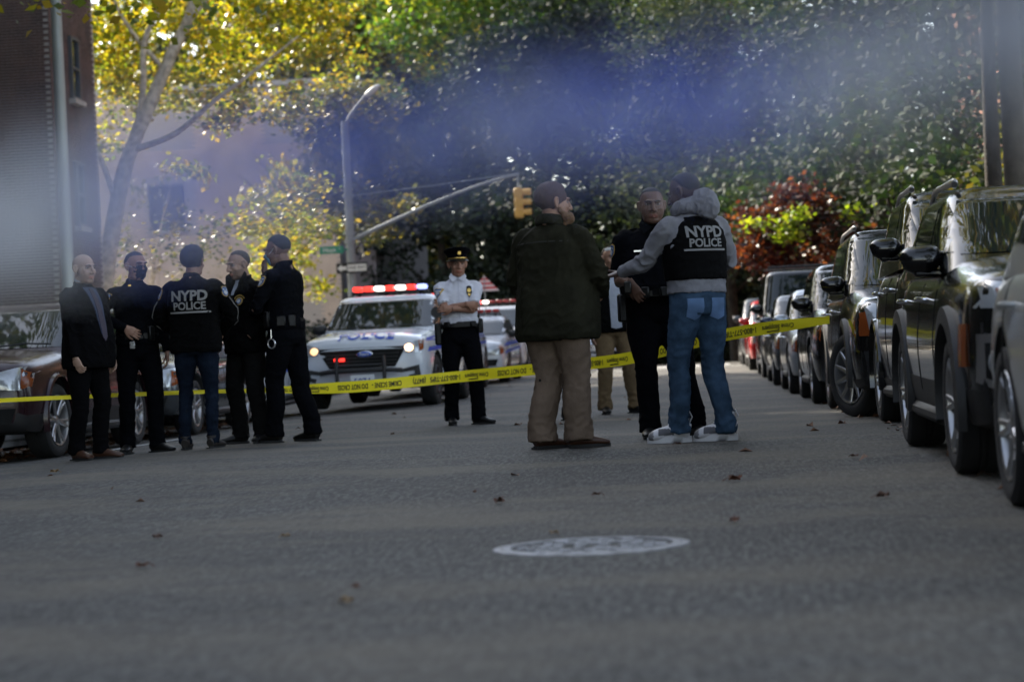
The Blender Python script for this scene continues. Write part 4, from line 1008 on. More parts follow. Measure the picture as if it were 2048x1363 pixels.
        sl = G(); ol = []
        for k in range(28):
            a = 2 * math.pi * k / 28; yy = -.062 + .148 * math.sin(a); xx = math.cos(a) * (.042 if yy < -.05 else .035 + .007 * smoothstep(.05, -.05, yy)) * bw; ol.append((xx, yy))
        zt = .030 if shoe == 'trainer' else .022
        sl.prism(ol, 0, zt); 
        if shoe == 'trainer':
            me = fuse(g, .006, 2); co = coords(me); col = np.tile(np.array([.50, .50, .53]), (len(co), 1)); x, y, z = co.T
            col[(y < -.03) & (y > -.13) & (z < .070) & (z > .038) & (np.abs(x) > .024) & ((z - .04) < (-.03 - y) * .9 + .004)] = (.05, .05, .06)
            col[(y > .0) & (y < .07) & (z > .048) & (z < .105) & (np.abs(x) > .02) & (np.abs(y - .03) < (.105 - z) * .75)] = (.05, .05, .06); col[(y < -.165)] = (.14, .14, .15); col[(y > .02) & (z > .135)] = (.06, .06, .07)
            paint(me, col); me.materials.append(K_sneak)
            g2 = G()
            for q in range(5): g2.tube([(-.022, -.045 - q * .019, .098 - q * .010), (.022, -.045 - q * .019, .098 - q * .010)], .004, 6)
            g2.tube([(0, .070, .09), (0, .092, .12), (0, .075, .148)], [(.012, .004)] * 3, 6)
            lc = g2.me('laces', K_sneak); paint(lc, np.tile(np.array([.55, .55, .58]), (len(lc.vertices), 1)))
            sme = sl.me('sole', K_sneak, angle=30); sc = coords(sme); c2 = np.tile(np.array([.48, .48, .5]), (len(sc), 1)); c2[(np.abs(sc[:, 1] + .02) < .03) & (sc[:, 2] < .01)] = (.03, .03, .035); paint(sme, c2)
        else:
            me = g.me('shoe', sm_); lc = None; sl.box((0, .045, .006), (.07, .07, .012)); sme = sl.me('sole', K_grip, angle=30)
        o = link('shoe', me, root); fc = A[sx]; o.scale = (1.06, 1.02, 1.38 if shoe == 'trainer' else 1); o.location = (fc.x, fc.y, 0); o.rotation_euler = (0, 0, fr)
        link('sole', sme, o)
        if lc: link('laces', lc, o)
    return P
def on_head(P, poly, name, m, axis='front', off=.004, step=.015, face={}):
    me_o = patch(bvh_of(head_mesh(face)), axis, poly, name, m, P['root'], off=off, step=step, depth=.004)
    me_o.data.transform(P['TH']); return me_o
def belt(P, z=1.045, rx=.168, ry=.122, cy=0, items=(), lean=(0, 0), m=None, hgt=.05, ly=0):
    g = G(); rs = torso_rings([(z - hgt / 2, rx, ry, cy), (z - hgt / 2, rx + .012, ry + .012, cy), (z + hgt / 2, rx + .012, ry + .012, cy), (z + hgt / 2, rx, ry, cy)], lean); g.rings(rs, cap=False)
    bo = g.obj('belt', m or K_leather, P['root'])
    for nm, ang, d, dz, mm in items:
        a = R(ang); x, y = math.cos(a) * (rx + d[1] / 2 + .010), cy + math.sin(a) * (ry + d[1] / 2 + .010); g = G()
        g.box((0, 0, 0), d, bev=min(d) * .22); o = g.obj(nm, mm or K_leather, bo); o.location = (x, y, z + dz); o.rotation_euler = (0, 0, a - math.pi / 2)
    return bo
def shield(P, c, nrm, name='shoulder_patch', w_=.085, h=.10, up=(0, 0, 1)):
    c, n, up = Vector(c), Vector(nrm).normalized(), Vector(up); up = (up - n * up.dot(n)).normalized(); ux = up.cross(n).normalized()
    ax = (c + n * .2, ux, up, -n); b = P['top']
    out = lambda k: [(-.5 * w_ * k, .38 * h * k), (-.25 * w_ * k, .5 * h * k), (0, .44 * h * k), (.25 * w_ * k, .5 * h * k), (.5 * w_ * k, .38 * h * k), (.45 * w_ * k, -.15 * h * k), (.25 * w_ * k, -.38 * h * k), (0, -.5 * h * k), (-.25 * w_ * k, -.38 * h * k), (-.45 * w_ * k, -.15 * h * k)]
    a = patch(b, ax, out(1), name, K_patchg, P['root'], off=.003, step=.03, depth=.003)
    patch(b, ax, out(.86), 'patch_field', K_patchb, a, off=.0045, step=.03, depth=.001)
    patch(b, ax, [(-.36 * w_, .24 * h), (.36 * w_, .24 * h), (.33 * w_, .12 * h), (-.33 * w_, .12 * h)], 'patch_band', K_patchw, a, off=.006, step=.03, depth=.001)
    patch(b, ax, [(-.15 * w_, .08 * h), (.15 * w_, .08 * h), (.26 * w_, -.10 * h), (0, -.34 * h), (-.26 * w_, -.10 * h)], 'patch_arms', K_patchw, a, off=.006, step=.03, depth=.001)
BACK = lambda z, y=1.: (Vector((0, y, z)), Vector((-1, 0, 0)), Vector((0, 0, 1)), Vector((0, -1, 0)))
FRONT = lambda z, y=-1.: (Vector((0, y, z)), Vector((1, 0, 0)), Vector((0, 0, 1)), Vector((0, 1, 0)))
def back_print(P, z, size, m=K_letter, bvh=None, dx=0, xs=1., parent=None):
    b = bvh or P['top']; pr = parent or P['root']
    text_on(b, BACK(z), 'NYPD', dx, size * .62, size * 1.28, 'back_lettering', m, pr, off=.006, bold=.035, xs=xs * 1.02)
    text_on(b, BACK(z), 'POLICE', dx, -size * .30, size * .95, 'back_lettering', m, pr, off=.006, bold=.03, xs=xs * .98)
    patch(b, BACK(z), [(dx - size * 1.9 * xs, -size * .92), (dx + size * 1.9 * xs, -size * .92), (dx + size * 1.9 * xs, -size * .76), (dx - size * 1.9 * xs, -size * .76)], 'print_bar', m, pr, off=.005, step=.05, depth=.003)
POSE_DOWN = lambda sx, f=-.06: dict(w=(sx * .25, f, .90), e=(sx * .3, 1, 0), d=(0, -.12, -1), n=(-sx, 0, 0), curl=.4, th=-sx)
SK_L, SK_M, SK_B, SK_D = (.36, .215, .155), (.30, .165, .105), (.13, .068, .043), (.075, .040, .028)

# bald man in a dark suit at the far left
P = person('bald man in an open dark suit jacket with blue tie, leftmost of the group', (-5.12, 17.0, gxy(-5.12, 17)), R(62), 1.72, (.36, .23, .17), ('suit_jacket', K_suit), K_suit,
           {1: POSE_DOWN(1), -1: dict(w=(-.24, -.10, .88), e=(-.2, 1, 0), d=(.1, -.4, -1), n=(1, 0, 0), curl=.55, th=1)}, {1: (.11, -.02, R(15)), -1: (-.10, .06, R(-12))},
           head=(R(-6), R(3)), hair=dict(style='bald', col=(.05, .035, .025)), fat=.9, wide=1.14, belly=.05, hem=.80, loose=.022, stubble=.25, shoem=K_brownl, legloose=.012, folds=.008)
patch(P['top'], FRONT(1.25), [(-.075, .26), (.075, .26), (.06, .1), (.035, -.16), (-.035, -.16), (-.05, .1)], 'shirt_front', mat('blue dress shirt', (.022, .034, .075), .8), P['root'], off=.004, step=.05)
patch(P['top'], FRONT(1.25), [(-.02, .25), (.02, .25), (.032, .0), (.03, -.18), (0, -.22), (-.03, -.18), (-.032, .0)], 'tie', mat('dark tie', (.02, .012, .03), .6), P['root'], off=.010, step=.05)
g = G(); pts = [P['lz']((math.cos(t) * .066, .016 + math.sin(t) * .062, 1.572 + .014 * math.sin(t))) for t in [R(a) for a in range(-75, 256, 15)]]; g.tube(pts, (.010, .016), 8, up=(0, 0, 1)); g.obj('shirt_collar', K_tee, P['root'])
# officer with dark mask, hand on hip
P = person('officer in dark uniform and dark face mask, hand on hip, second from the left', (-4.93, 17.9, gxy(-4.93, 17.9)), R(24), 1.77, (.30, .17, .12), ('uniform_jacket', K_navy), K_navyt,
           {1: POSE_DOWN(1), -1: dict(w=(-.13, -.17, 1.12), e=(-1, .0, -.05), d=(.75, -.25, -.45), n=(.3, 1, 0), curl=.35, th=1)}, {1: (.13, -.04, R(35)), -1: (-.12, .03, R(-20))},
           head=(R(26), R(2)), hair=dict(t=.004, col=(.015, .012, .010), line=.8), wide=1.04, hem=.97, loose=.012, folds=.009, legloose=.012)
on_head(P, [(-.060, .000), (-.02, .010), (0, .008), (.02, .010), (.060, .000), (.058, -.06), (.03, -.105), (-.03, -.105), (-.058, -.06)], 'face_mask', K_maskd, off=.008)
for sx, ax in ((-1, 'left'), (1, 'right')): on_head(P, [(-.03, -.004), (.012, .010), (.012, .015), (-.03, .001)], 'ear_loop', K_strap, ax, off=.004)
shield(P, P['SH'][-1].lerp(P['E'][-1], .28), (-.75, -.8, .2))
belt(P, items=(('radio', -60, (.06, .04, .13), .02, None), ('key_ring', -110, (.05, .03, .07), -.08, K_silverm), ('holster', 180, (.07, .05, .2), -.08, None)), rx=.176, ry=.128)
g = G(); h, _ = cast(P['top'], FRONT(1.50), -.06, 0); g.box((h.x, h.y - .004, h.z), (.022, .006, .014)); g.obj('collar_pin', K_gold, P['root'])
# back-turned officer in police jacket
P = person('person seen from behind in a dark police jacket with white back lettering and dark jeans', (-4.36, 17.7, gxy(-4.36, 17.7)), R(176), 1.75, (.20, .11, .075), ('police_jacket', K_black), K_dkjean,
           {1: dict(w=(.20, -.20, 1.02), e=(1, .3, -.3), d=(-.6, -.5, -.5), n=(-.6, .8, 0), curl=.4, th=-1), -1: dict(w=(-.18, -.22, 1.04), e=(-1, .3, -.3), d=(.6, -.5, -.5), n=(.6, .8, 0), curl=.4, th=1)}, {1: (.14, -.02, R(10)), -1: (-.13, .02, R(-8))},
           head=(R(-8), R(4)), hair=dict(t=.022, amp=.07, col=(.010, .008, .008), line=.5), wide=1.20, hem=.86, loose=.024, shoe='dress', shoem=mat('dark trainer', (.02, .016, .014), .6), folds=.011)
back_print(P, 1.30, .098)
for sx in (1, -1): 
    shield(P, P['SH'][sx].lerp(P['E'][sx], .22), (sx * .95, .45, .1), w_=.08)
    g = G(); n_ = 12; pts = []
    for k in range(n_): 
        q = P['SH'][sx].lerp(P['E'][sx], .38 + .6 * k / n_) if k < 8 else P['E'][sx].lerp(P['W'][sx], (k - 8) / 4)
        h = P['top'].find_nearest(q + Vector((sx * .12, .05, 0)))[0]; pts.append(h + Vector((sx * .003, .002, 0)))
    g.tube(pts, .0035, 5); g.obj('sleeve_piping', K_letter, P['root'])
# buzz cut man in dark jacket with round emblem
P = person('man with buzz cut in a dark jacket with a round gold emblem, hands in pockets', (-4.10, 18.5, 0), R(-34), 1.75, (.33, .205, .15), ('jacket', K_black), K_chartr,
           {1: dict(w=(.175, -.105, .99), e=(1, .6, 0), hand=0), -1: dict(w=(-.175, -.105, .99), e=(-1, .6, 0), hand=0)}, {1: (.13, .02, R(30)), -1: (-.10, -.03, R(-30))},
           head=(R(-12), R(12)), hair=dict(t=.0022, amp=.01, col=(.05, .038, .030), line=.9), stubble=.42, wide=1.10, hem=.84, loose=.026, legloose=.016, folds=.011)
ax = FRONT(1.32); h, _ = cast(P['top'], ax, .09, 0)
circ = lambda cx, cy, r, n=16: [(cx + math.cos(2 * math.pi * k / n) * r, cy + math.sin(2 * math.pi * k / n) * r) for k in range(n)]
em = patch(P['top'], ax, circ(.09, 0, .038), 'emblem', K_patchg, P['root'], off=.004, step=.02, depth=.003)
patch(P['top'], ax, circ(.09, 0, .027), 'emblem_field', K_patchb, em, off=.006, step=.02, depth=.001); patch(P['top'], ax, circ(.09, 0, .016), 'emblem_centre', K_patchw, em, off=.008, step=.02, depth=.001)
g = G(); 
for k in range(9):
    a = R(150 - k * 15); h, _ = cast(P['top'], ax, .09 + math.cos(a) * .055, math.sin(a) * .055); g.box((h.x, h.y - .004, h.z), (.009, .003, .012))
g.obj('emblem_lettering', K_patchg, P['root'])
g = G()
for sx in (-1, 1): g.add([P['lz'](p) for p in [(sx * .02, -.075, 1.50), (sx * .085, -.05, 1.60), (sx * .14, -.075, 1.57), (sx * .10, -.115, 1.47), (sx * .02, -.085, 1.48), (sx * .085, -.06, 1.58), (sx * .14, -.085, 1.55), (sx * .10, -.125, 1.45)]], [(0, 1, 2, 3), (4, 7, 6, 5), (0, 4, 5, 1), (1, 5, 6, 2), (2, 6, 7, 3), (3, 7, 4, 0)])
g.obj('jacket_collar', K_black, P['root'])
patch(P['top'], FRONT(1.46), [(-.03, .06), (.03, .06), (.016, -.08), (-.016, -.08)], 'shirt_front', K_tee, P['root'], off=.005, step=.03)
# tall officer with surgical mask, in profile
P = person('tall officer in dark uniform with blue surgical mask, hand at chin, handcuffs on the belt', (-3.70, 18.35, 0), R(-112), 1.86, (.17, .095, .065), ('uniform_jacket', K_navy), K_navyt,
           {1: dict(w=(.10, -.26, 1.13), e=(1, .6, -.2), d=(-.3, -.8, .1), n=(-1, 0, 0), curl=.5, th=-1), -1: dict(w=(-.06, -.22, 1.47), e=(-.6, -.2, -1), d=(.3, .1, 1), n=(0, 1, 0), curl=.45, th=1)}, {1: (.10, -.10, R(0)), -1: (-.10, .16, R(-12))},
           head=(R(10), R(12)), hair=dict(t=.005, col=(.008, .008, .010), line=.7), wide=1.08, hem=.97, loose=.012, legloose=.016, folds=.009)
on_head(P, [(-.050, -.008), (0, .002), (.050, -.008), (.048, -.06), (.02, -.095), (-.02, -.095), (-.048, -.06)], 'face_mask', K_mask, off=.010)
for ax in ('left', 'right'): on_head(P, [(-.05, -.016), (.012, .018), (.012, .022), (-.05, -.011)], 'ear_loop', K_strap, ax, off=.004)
shield(P, P['SH'][1].lerp(P['E'][1], .22), (1, -.45, .15))
bo = belt(P, items=(('radio', -20, (.06, .04, .14), .02, None), ('pouch', 30, (.08, .04, .09), 0, None), ('holster', 170, (.07, .06, .22), -.08, None), ('pouch', 60, (.07, .04, .1), 0, None)), rx=.178, ry=.128)
g = G(); c0 = Vector((.205, -.01, .855)); g.tube([c0 + Vector((0, math.cos(t) * .036, math.sin(t) * .040)) for t in [R(a) for a in range(0, 361, 20)]], .008, 8); g.tube([c0 + Vector((0, 0, .04)), c0 + Vector((0, .0, .12))], .006, 6); g.obj('handcuffs', K_silverm, P['root'])
g = G(); g.add([(.08, -.33, 1.10), (.10, -.36, 1.19), (.06, -.30, 1.20), (.05, -.29, 1.12)], [(0, 1, 2, 3)]); g.v += [(x + .003, y + .002, z) for x, y, z in g.v]; g.f.append((7, 6, 5, 4)); g.m.append(0); g.obj('folded_paper', K_white, P['root'], smooth=False)
# chief in white shirt and peaked cap, arms crossed
P = person('senior officer in white short sleeved shirt and peaked cap standing with crossed arms', (-2.47, 21.35, gz(21.3)), R(8), 1.79, (.26, .13, .085), ('uniform_shirt', K_white), K_navyt,
           {1: dict(w=(-.075, -.270, 1.205), e=(1, .12, -.75), d=(-.9, -.1, .05), n=(0, 1, 0), curl=.3, th=-1), -1: dict(w=(.085, -.262, 1.245), e=(-1, .12, -.75), d=(.8, .55, -.15), n=(0, 1, 0), curl=.25, th=1)},
           {1: (.155, -.02, R(48)), -1: (-.125, .05, R(2))}, head=(R(8), R(4)), hair=dict(t=.004, col=(.03, .028, .026), line=1.0), wide=1.03, hem=1.03, loose=.012, sleeve='short', legloose=.018, belly=.02, folds=.007, collar='open', tuck=True, lips=(.9, .6, .55), arml=.98)
hb = bvh_of(head_mesh({}))
g = G(); g.lathe([(.0845, .050), (.0895, .052), (.091, .092), (.087, .094)], 'z', 32); me = g.me('cap_band', K_navy)
def capx(me, nm, par=P['root']): me.transform(Matrix.Translation(Vector((0, .008, 0))) @ Matrix.Diagonal(Vector((1, 1.18, 1, 1)))); me.transform(Matrix.Rotation(R(-5), 4, 'X')); me.transform(P['TH']); return link(nm, me, par)
capx(me, 'cap_band'); g = G(); g.lathe([(.087, .085), (.108, .108), (.125, .128), (.126, .136), (.118, .142), (.06, .150), (0, .152)], 'z', 36); me = g.me('cap_crown', K_navy); c = coords(me); c[:, 2] += np.where(c[:, 1] < 0, -c[:, 1] * .16, -c[:, 1] * .10); setco(me, c); capx(me, 'cap_crown')
g = G(); v = []
for k in range(15):
    a = R(-90 + (k - 7) * 10.5); v += [Vector((math.cos(a) * .088, math.sin(a) * .088, .054)), Vector((math.cos(a) * .112, math.sin(a) * .132, .030)), Vector((math.cos(a) * .112, math.sin(a) * .132, .026)), Vector((math.cos(a) * .088, math.sin(a) * .088, .049))]
g.add(v, [(4 * k + j, 4 * k + (j + 1) % 4, 4 * k + 4 + (j + 1) % 4, 4 * k + 4 + j) for k in range(14) for j in range(4)]); capx(g.me('cap_peak', K_leather), 'cap_peak')
g = G(); g.tube([(math.cos(a) * .0925, math.sin(a) * .0925, .058) for a in [R(-165 + 10 * k) for k in range(16)]], (.003, .006), 6, up=(0, 0, 1)); capx(g.me('cap_strap', K_gold), 'cap_strap')
g = G(); g.ell((0, -.112, .100), (.019, .008, .022)); g.box((0, -.115, .100), (.030, .008, .03), bev=.003); capx(g.me('cap_badge', K_gold), 'cap_badge')
shield(P, P['SH'][-1].lerp(P['E'][-1], .30), (-.8, -.8, .15), w_=.10, h=.115)
ax = FRONT(1.36); bd = patch(P['top'], ax, [(.085, .075), (.11, .085), (.135, .075), (.14, .01), (.11, -.045), (.08, .01)], 'badge', K_leather, P['root'], off=.006, step=.02, depth=.004)
patch(P['top'], ax, circ(.11, .035, .021), 'badge_shield', K_gold, bd, off=.012, step=.02, depth=.002); patch(P['top'], ax, [(.095, -.0), (.125, -.0), (.118, -.025), (.102, -.025)], 'badge_bar', K_gold, bd, off=.012, step=.02, depth=.002)
for sx in (-1, 1):
    patch(P['top'], ax, [(sx * .10 - .05, .02), (sx * .10 + .05, .02), (sx * .10 + .05, -.01), (sx * .10, -.028), (sx * .10 - .05, -.01)], 'pocket_flap', K_white, P['root'], off=.005, step=.03, depth=.006) if sx < 0 else None
    h, _ = cast(P['top'], FRONT(1.51), sx * .055, 0); g = G(); g.box((h.x, h.y - .004, h.z), (.02, .006, .012)); g.obj('collar_pin', K_gold, P['root'])
g = G()
for sx in (-1, 1): g.add([P['lz'](p) for p in [(sx * .004, -.074, 1.530), (sx * .068, -.03, 1.585), (sx * .090, -.060, 1.545), (sx * .058, -.108, 1.492), (sx * .004, -.082, 1.522), (sx * .068, -.040, 1.577), (sx * .090, -.070, 1.537), (sx * .058, -.118, 1.484)]], [(0, 1, 2, 3), (4, 7, 6, 5), (0, 4, 5, 1), (1, 5, 6, 2), (2, 6, 7, 3), (3, 7, 4, 0)])
g.obj('shirt_collar', K_white, P['root'])
patch(P['top'], FRONT(1.30), [(-.006, .2), (.006, .2), (.006, -.2), (-.006, -.2)], 'button_placket', mat('shirt seam', (.45, .45, .52), .9), P['root'], off=.003, step=.04, depth=.002)
belt(P, z=1.045, items=(('radio', -12, (.065, .05, .15), -.02, None), ('holster', 185, (.075, .07, .23), -.09, None), ('pouch', -50, (.07, .035, .06), 0, None), ('pouch', -130, (.07, .035, .06), 0, None), ('pouch', 15, (.07, .05, .13), -.03, None)), rx=.184, ry=.150, cy=-.006, hgt=.055)
g = G(); g.tube([(.205, -.05, 1.09), (.21, -.055, 1.24)], .004, 6); g.obj('radio_aerial', K_leather, P['root']); g = G(); g.box((-.20, -.03, 1.03), (.03, .05, .06), bev=.01); g.obj('pistol_grip', K_chartr, P['root'])
# large bearded man in olive jacket, back to camera
P = person('large bearded man seen from behind in an olive jacket and khaki trousers', (-.985, 14.25, 0), R(152), 1.81, (.27, .15, .10), ('field_jacket', K_olive), K_khaki,
           {1: dict(w=(.30, -.20, .96), e=(.7, 1, 0), d=(-.1, -.5, -.8), n=(-1, 0, 0)), -1: dict(w=(-.21, -.30, 1.05), e=(-.8, 1, 0), d=(.6, -.5, -.3), n=(1, 0, 0))}, {1: (.12, .03, R(-25)), -1: (-.12, -.05, R(-48))},
           head=(R(-38), R(4)), hair=dict(t=.015, amp=.06, col=(.048, .021, .013), line=.75, beard=.05, bcol=(.14, .075, .035)), wide=1.30, belly=.09, hem=.74, loose=.033, legloose=.033, folds=.011, shoem=K_brownl, arml=1.02, neckz=.005, fat=.6, cuff=1.05, face=dict(jaw=1.05))
b = P['top']; patch(b, BACK(1.40), [(-.20, .008), (0, .014), (.20, .008), (.20, .0), (0, .006), (-.20, 0)], 'yoke_seam', mat('olive seam shade', (.012, .012, .008), .8), P['root'], off=.002, step=.05, depth=.004)
g = G(); pts = [P['lz']((math.cos(t) * .085, .020 + math.sin(t) * .080, 1.555 + .012 * math.sin(t))) for t in [R(a) for a in range(-55, 236, 15)]]; g.tube(pts, (.016, .040), 10, up=(0, 0, 1)); me = fuse(g, .008, 1); me.materials.append(K_olive); link('jacket_collar', me, P['root'])
patch(P['trousers'], BACK(.45), circ(-.10, .02, .010), 'trouser_stain', K_leather, P['root'], off=.003, step=.01, depth=.002)
patch(b, BACK(.95), [(-.315, .15), (-.16, .16), (-.16, -.13), (-.315, -.13)], 'side_pocket', K_olive, P['root'], off=.010, step=.05, depth=.012)
# casual man farther back, sunglasses on head
P = person('man in open black jacket and pale shirt, white sunglasses on his head', (-.95, 22.9, gz(22.9)), R(14), 1.84, (.27, .15, .10), ('open_jacket', K_black), K_tan,
           {1: POSE_DOWN(1), -1: POSE_DOWN(-1)}, {1: (.20, .0, R(38)), -1: (-.13, -.02, R(-5))}, head=(R(14), R(-2)), hair=dict(t=.004, col=(.012, .01, .008), line=.95), wide=1.10, hem=.88, loose=.018, shoe='boot', legloose=.018, stubble=.35, belly=.02)
patch(P['top'], FRONT(1.2), [(-.045, .30), (.045, .30), (.06, .1), (.05, -.10), (.065, -.27), (.0, -.285), (-.055, -.27), (-.06, .1)], 'shirt_front', K_tee, P['root'], off=.009, step=.05)
g = G(); g.tube([(-.075, -.045, .085), (-.045, -.085, .092), (0, -.095, .090), (.045, -.085, .092), (.075, -.045, .085), (.084, .01, .06)], (.006, .013), 8, sm=3, up=(0, 0, 1)); me = g.me('sunglasses', mat('white sunglasses', (.6, .6, .6), .3)); me.transform(P['TH']); link('sunglasses', me, P['root'])
# officer in short sleeves facing camera
P = person('officer in short sleeved dark uniform facing the camera, hand on his belt', (-.31, 15.3, 0), R(2), 1.84, (.105, .054, .036), ('uniform_shirt', K_navy), K_navyt,
           {1: dict(w=(.20, -.16, 1.08), e=(.4, 1, -.2), d=(-.5, -.6, -.6), n=(-.6, .6, 0), curl=.4, th=-1), -1: dict(w=(-.175, -.215, 1.115), e=(-.35, 1, 0), d=(.45, -.12, -.80), n=(.4, 1, .2), curl=.38, th=1)}, {1: (.24, .03, R(25)), -1: (-.085, -.04, R(-6))},
           head=(R(4), R(3)), hair=dict(t=.004, col=(.008, .007, .007), line=.9), wide=1.30, hem=1.03, loose=.010, sleeve='short', legloose=.020, belly=.05, collar='open', tuck=True, shoe='boot', fat=1., face=dict(jaw=1.1), lips=(1.35, .85, .85), folds=.007)
ax = FRONT(1.36); bc = G(); h, _ = cast(P['top'], ax, -.0, -.04); bc.box((h.x - .02, h.y - .016, h.z), (.075, .028, .085), bev=.008); bco = bc.obj('body_camera', K_leather, P['root'])
bc = G(); bc.lathe([(0, -.012), (.016, -.012), (.022, -.004), (.022, .01)], 'y', 20, c=(h.x - .02, h.y - .028, h.z - .008)); bc.obj('camera_lens', M_glass, bco)
h, _ = cast(P['top'], ax, -.115, -.015); g = G(); g.box((h.x, h.y - .005, h.z), (.055, .006, .012)); g.obj('name_plate', K_silverm, P['root'])
h, _ = cast(P['top'], FRONT(1.50), -.062, 0); g = G(); g.box((h.x, h.y - .006, h.z), (.018, .006, .018), bev=.002); g.obj('collar_pin', K_gold, P['root'])
g = G()
for sx in (-1, 1): g.add([P['lz'](p) for p in [(sx * .010, -.078, 1.515), (sx * .072, -.035, 1.585), (sx * .098, -.066, 1.540), (sx * .066, -.125, 1.475), (sx * .010, -.086, 1.507), (sx * .072, -.045, 1.577), (sx * .098, -.076, 1.532), (sx * .066, -.135, 1.467)]], [(0, 1, 2, 3), (4, 7, 6, 5), (0, 4, 5, 1), (1, 5, 6, 2), (2, 6, 7, 3), (3, 7, 4, 0)])
g.obj('shirt_collar', K_navy, P['root'])
for sx in (-1, 1):
    patch(P['top'], FRONT(1.36), [(sx * .105 - .05, -.04), (sx * .105 + .05, -.04), (sx * .105 + .05, -.07), (sx * .105, -.085), (sx * .105 - .05, -.07)], 'pocket_flap', K_navy, P['root'], off=.006, step=.03, depth=.006)
    g = G(); a_, b_ = P['SH'][sx] + Vector((-sx * .10, 0, .075)), P['SH'][sx] + Vector((sx * .01, 0, .060)); g.tube([a_, b_], [(.022, .006)] * 2, 8, up=(0, 0, 1)); g.obj('epaulette', K_navy, P['root'])
shield(P, P['SH'][-1].lerp(P['E'][-1], .30), (-1, -.25, .1))
belt(P, z=1.045, items=(('pouch', -45, (.08, .04, .08), 0, None), ('radio', 0, (.07, .05, .15), 0, None), ('holster', 200, (.05, .06, .20), -.10, None), ('pouch', -75, (.07, .035, .07), 0, None), ('buckle', -90, (.05, .012, .045), 0, K_chartr), ('magazine', -108, (.06, .035, .08), 0, None)), rx=.222, ry=.172, cy=-.02, hgt=.055)
g = G(); g.box((-.20, -.235, 1.085), (.055, .035, .09), bev=.01); g.obj('phone', K_leather, P['root'])
# man in grey hoodie and police vest, arm stretched out
P = person('man in grey hooded sweatshirt, black police vest and blue jeans, arm stretched out', (-.01, 14.35, 0), R(-150), 1.86, (.060, .032, .024), ('sweatshirt', K_hood), K_jean,
           {1: dict(w=(.33, -.43, 1.16), e=(.2, .2, -1), d=(.77, -.56, -.22), n=(0, .25, 1.), curl=.16, th=-1, spread=.16), -1: dict(w=(-.12, -.26, 1.16), e=(-1, .4, -.4), d=(.7, -.5, .3), n=(0, 1, 0), curl=.3, th=1)},
           {1: (.13, -.10, R(58)), -1: (-.13, .06, R(52))}, head=(R(34), R(16)), hair=dict(t=.0022, amp=.0, col=(.010, .008, .008), line=.85), wide=1.10, hem=.99, loose=.016, legloose=.010, shoe='trainer', collar=False, folds=.010, lean=(0, -.02), cuff=1.1, chest=1.03)
# the vest: a second skin over the trunk, open at the arms
g = G(); L2 = (0, -.02)
g.rings(torso_rings(interp_secs([(1.075, .212, .158, 0), (1.2, .218, .164, 0), (1.32, .222, .166, 0), (1.40, .205, .150, .004), (1.455, .165, .128, .012), (1.495, .125, .104, .016)]), L2))
me = fuse(g, .010, 2); fold(me, .005, (6, 6, 10), seed=4); me.materials.append(K_vest); vb_ = bvh_of(me); vo = link('police_vest', me, P['root'])
back_print(P, 1.335, .080, K_grlet, vb_, 0, 1.0, vo)
# hood lying on the shoulders
g = G()
g.tube([P['lz'](p) for p in [(.085, -.085, 1.50), (.115, -.01, 1.545), (.095, .075, 1.565), (0, .118, 1.575), (-.095, .075, 1.565), (-.115, -.01, 1.545), (-.085, -.085, 1.50)]], [(.018, .03), (.030, .042), (.042, .052), (.050, .060), (.042, .052), (.030, .042), (.018, .03)], 14, sm=3, up=(0, 0, 1))
g.tube([P['lz'](p) for p in [(.04, .10, 1.60), (.0, .155, 1.585), (-.02, .185, 1.53), (-.01, .185, 1.475)]], [(.07, .04), (.10, .05), (.085, .045), (.045, .028)], 16, sm=3, up=(0, 1, 0))
me = fuse(g, .008, 2); fold(me, .014, (13, 13, 9), 1.8, seed=2); me.materials.append(K_hood); link('hood', me, P['root'])
for sx in (-1, 1): patch(P['trousers'], BACK(.90), [(sx * .085 - .055, .05), (sx * .085 + .055, .05), (sx * .085 + .055, -.07), (sx * .085, -.095), (sx * .085 - .055, -.07)], 'back_pocket', mat('faded denim', (.075, .135, .25), .9, var=.2), P['root'], off=.006, step=.03, depth=.006)
# someone hidden behind the large man: only a shoe shows
person('person behind the large bearded man, only one black and white shoe showing', (-1.50, 21.3, gz(21)), R(20), 1.66, (.25, .15, .1), ('jacket', K_black), K_chartr,
       {1: POSE_DOWN(1), -1: POSE_DOWN(-1)}, {1: (.12, -.02, R(30)), -1: (-.10, 0, R(-5))}, hair=dict(col=(.02, .015, .012)), shoem=mat('black white trainer', (.02, .02, .022), .5))

# ------------------------------------------------------------------ street furniture
M_galv = mat('galvanised steel', (.24, .26, .28), .6, .3, var=.1, vscale=6)
M_alu = mat('pale pole paint', (.40, .43, .43), .5, .3, var=.08, vscale=2)
lp = thing('street_lamp', 'tall pale tapered lamp post standing before the corner of the dark building', 'street lamp', (-10.2, 33, gz(33) + .13))
g = G(); g.tube([(0, 0, 0), (0, 0, 8.6)], [.115, .075], 20); g.tube([(0, 0, 8.5), (.3, 0, 9.0), (1.3, 0, 9.3), (2.2, 0, 9.35)], [.06, .05, .045, .04], 12, sm=4); g.obj('pole', M_alu, lp)
g = G(); g.lathe([(0, 0), (.2, 0), (.2, .05), (.16, .35), (.12, .42), (0, .42)], 'z', 20); g.obj('base', M_alu, lp)
g = G(); g.ell((2.5, 0, 9.32), (.38, .15, .09)); g.obj('lamp_head', M_alu, lp)
sp_ = thing('traffic_signal', 'traffic signal pole with long curved arm, yellow signal head facing away', 'traffic signal', (-10.05, 60, gz(56)))
zb = gz(56)
g = G(); g.tube([(0, 0, 0), (.0, 0, 8.0 - zb)], [.14, .11], 18); g.obj('pole', M_galv, sp_)
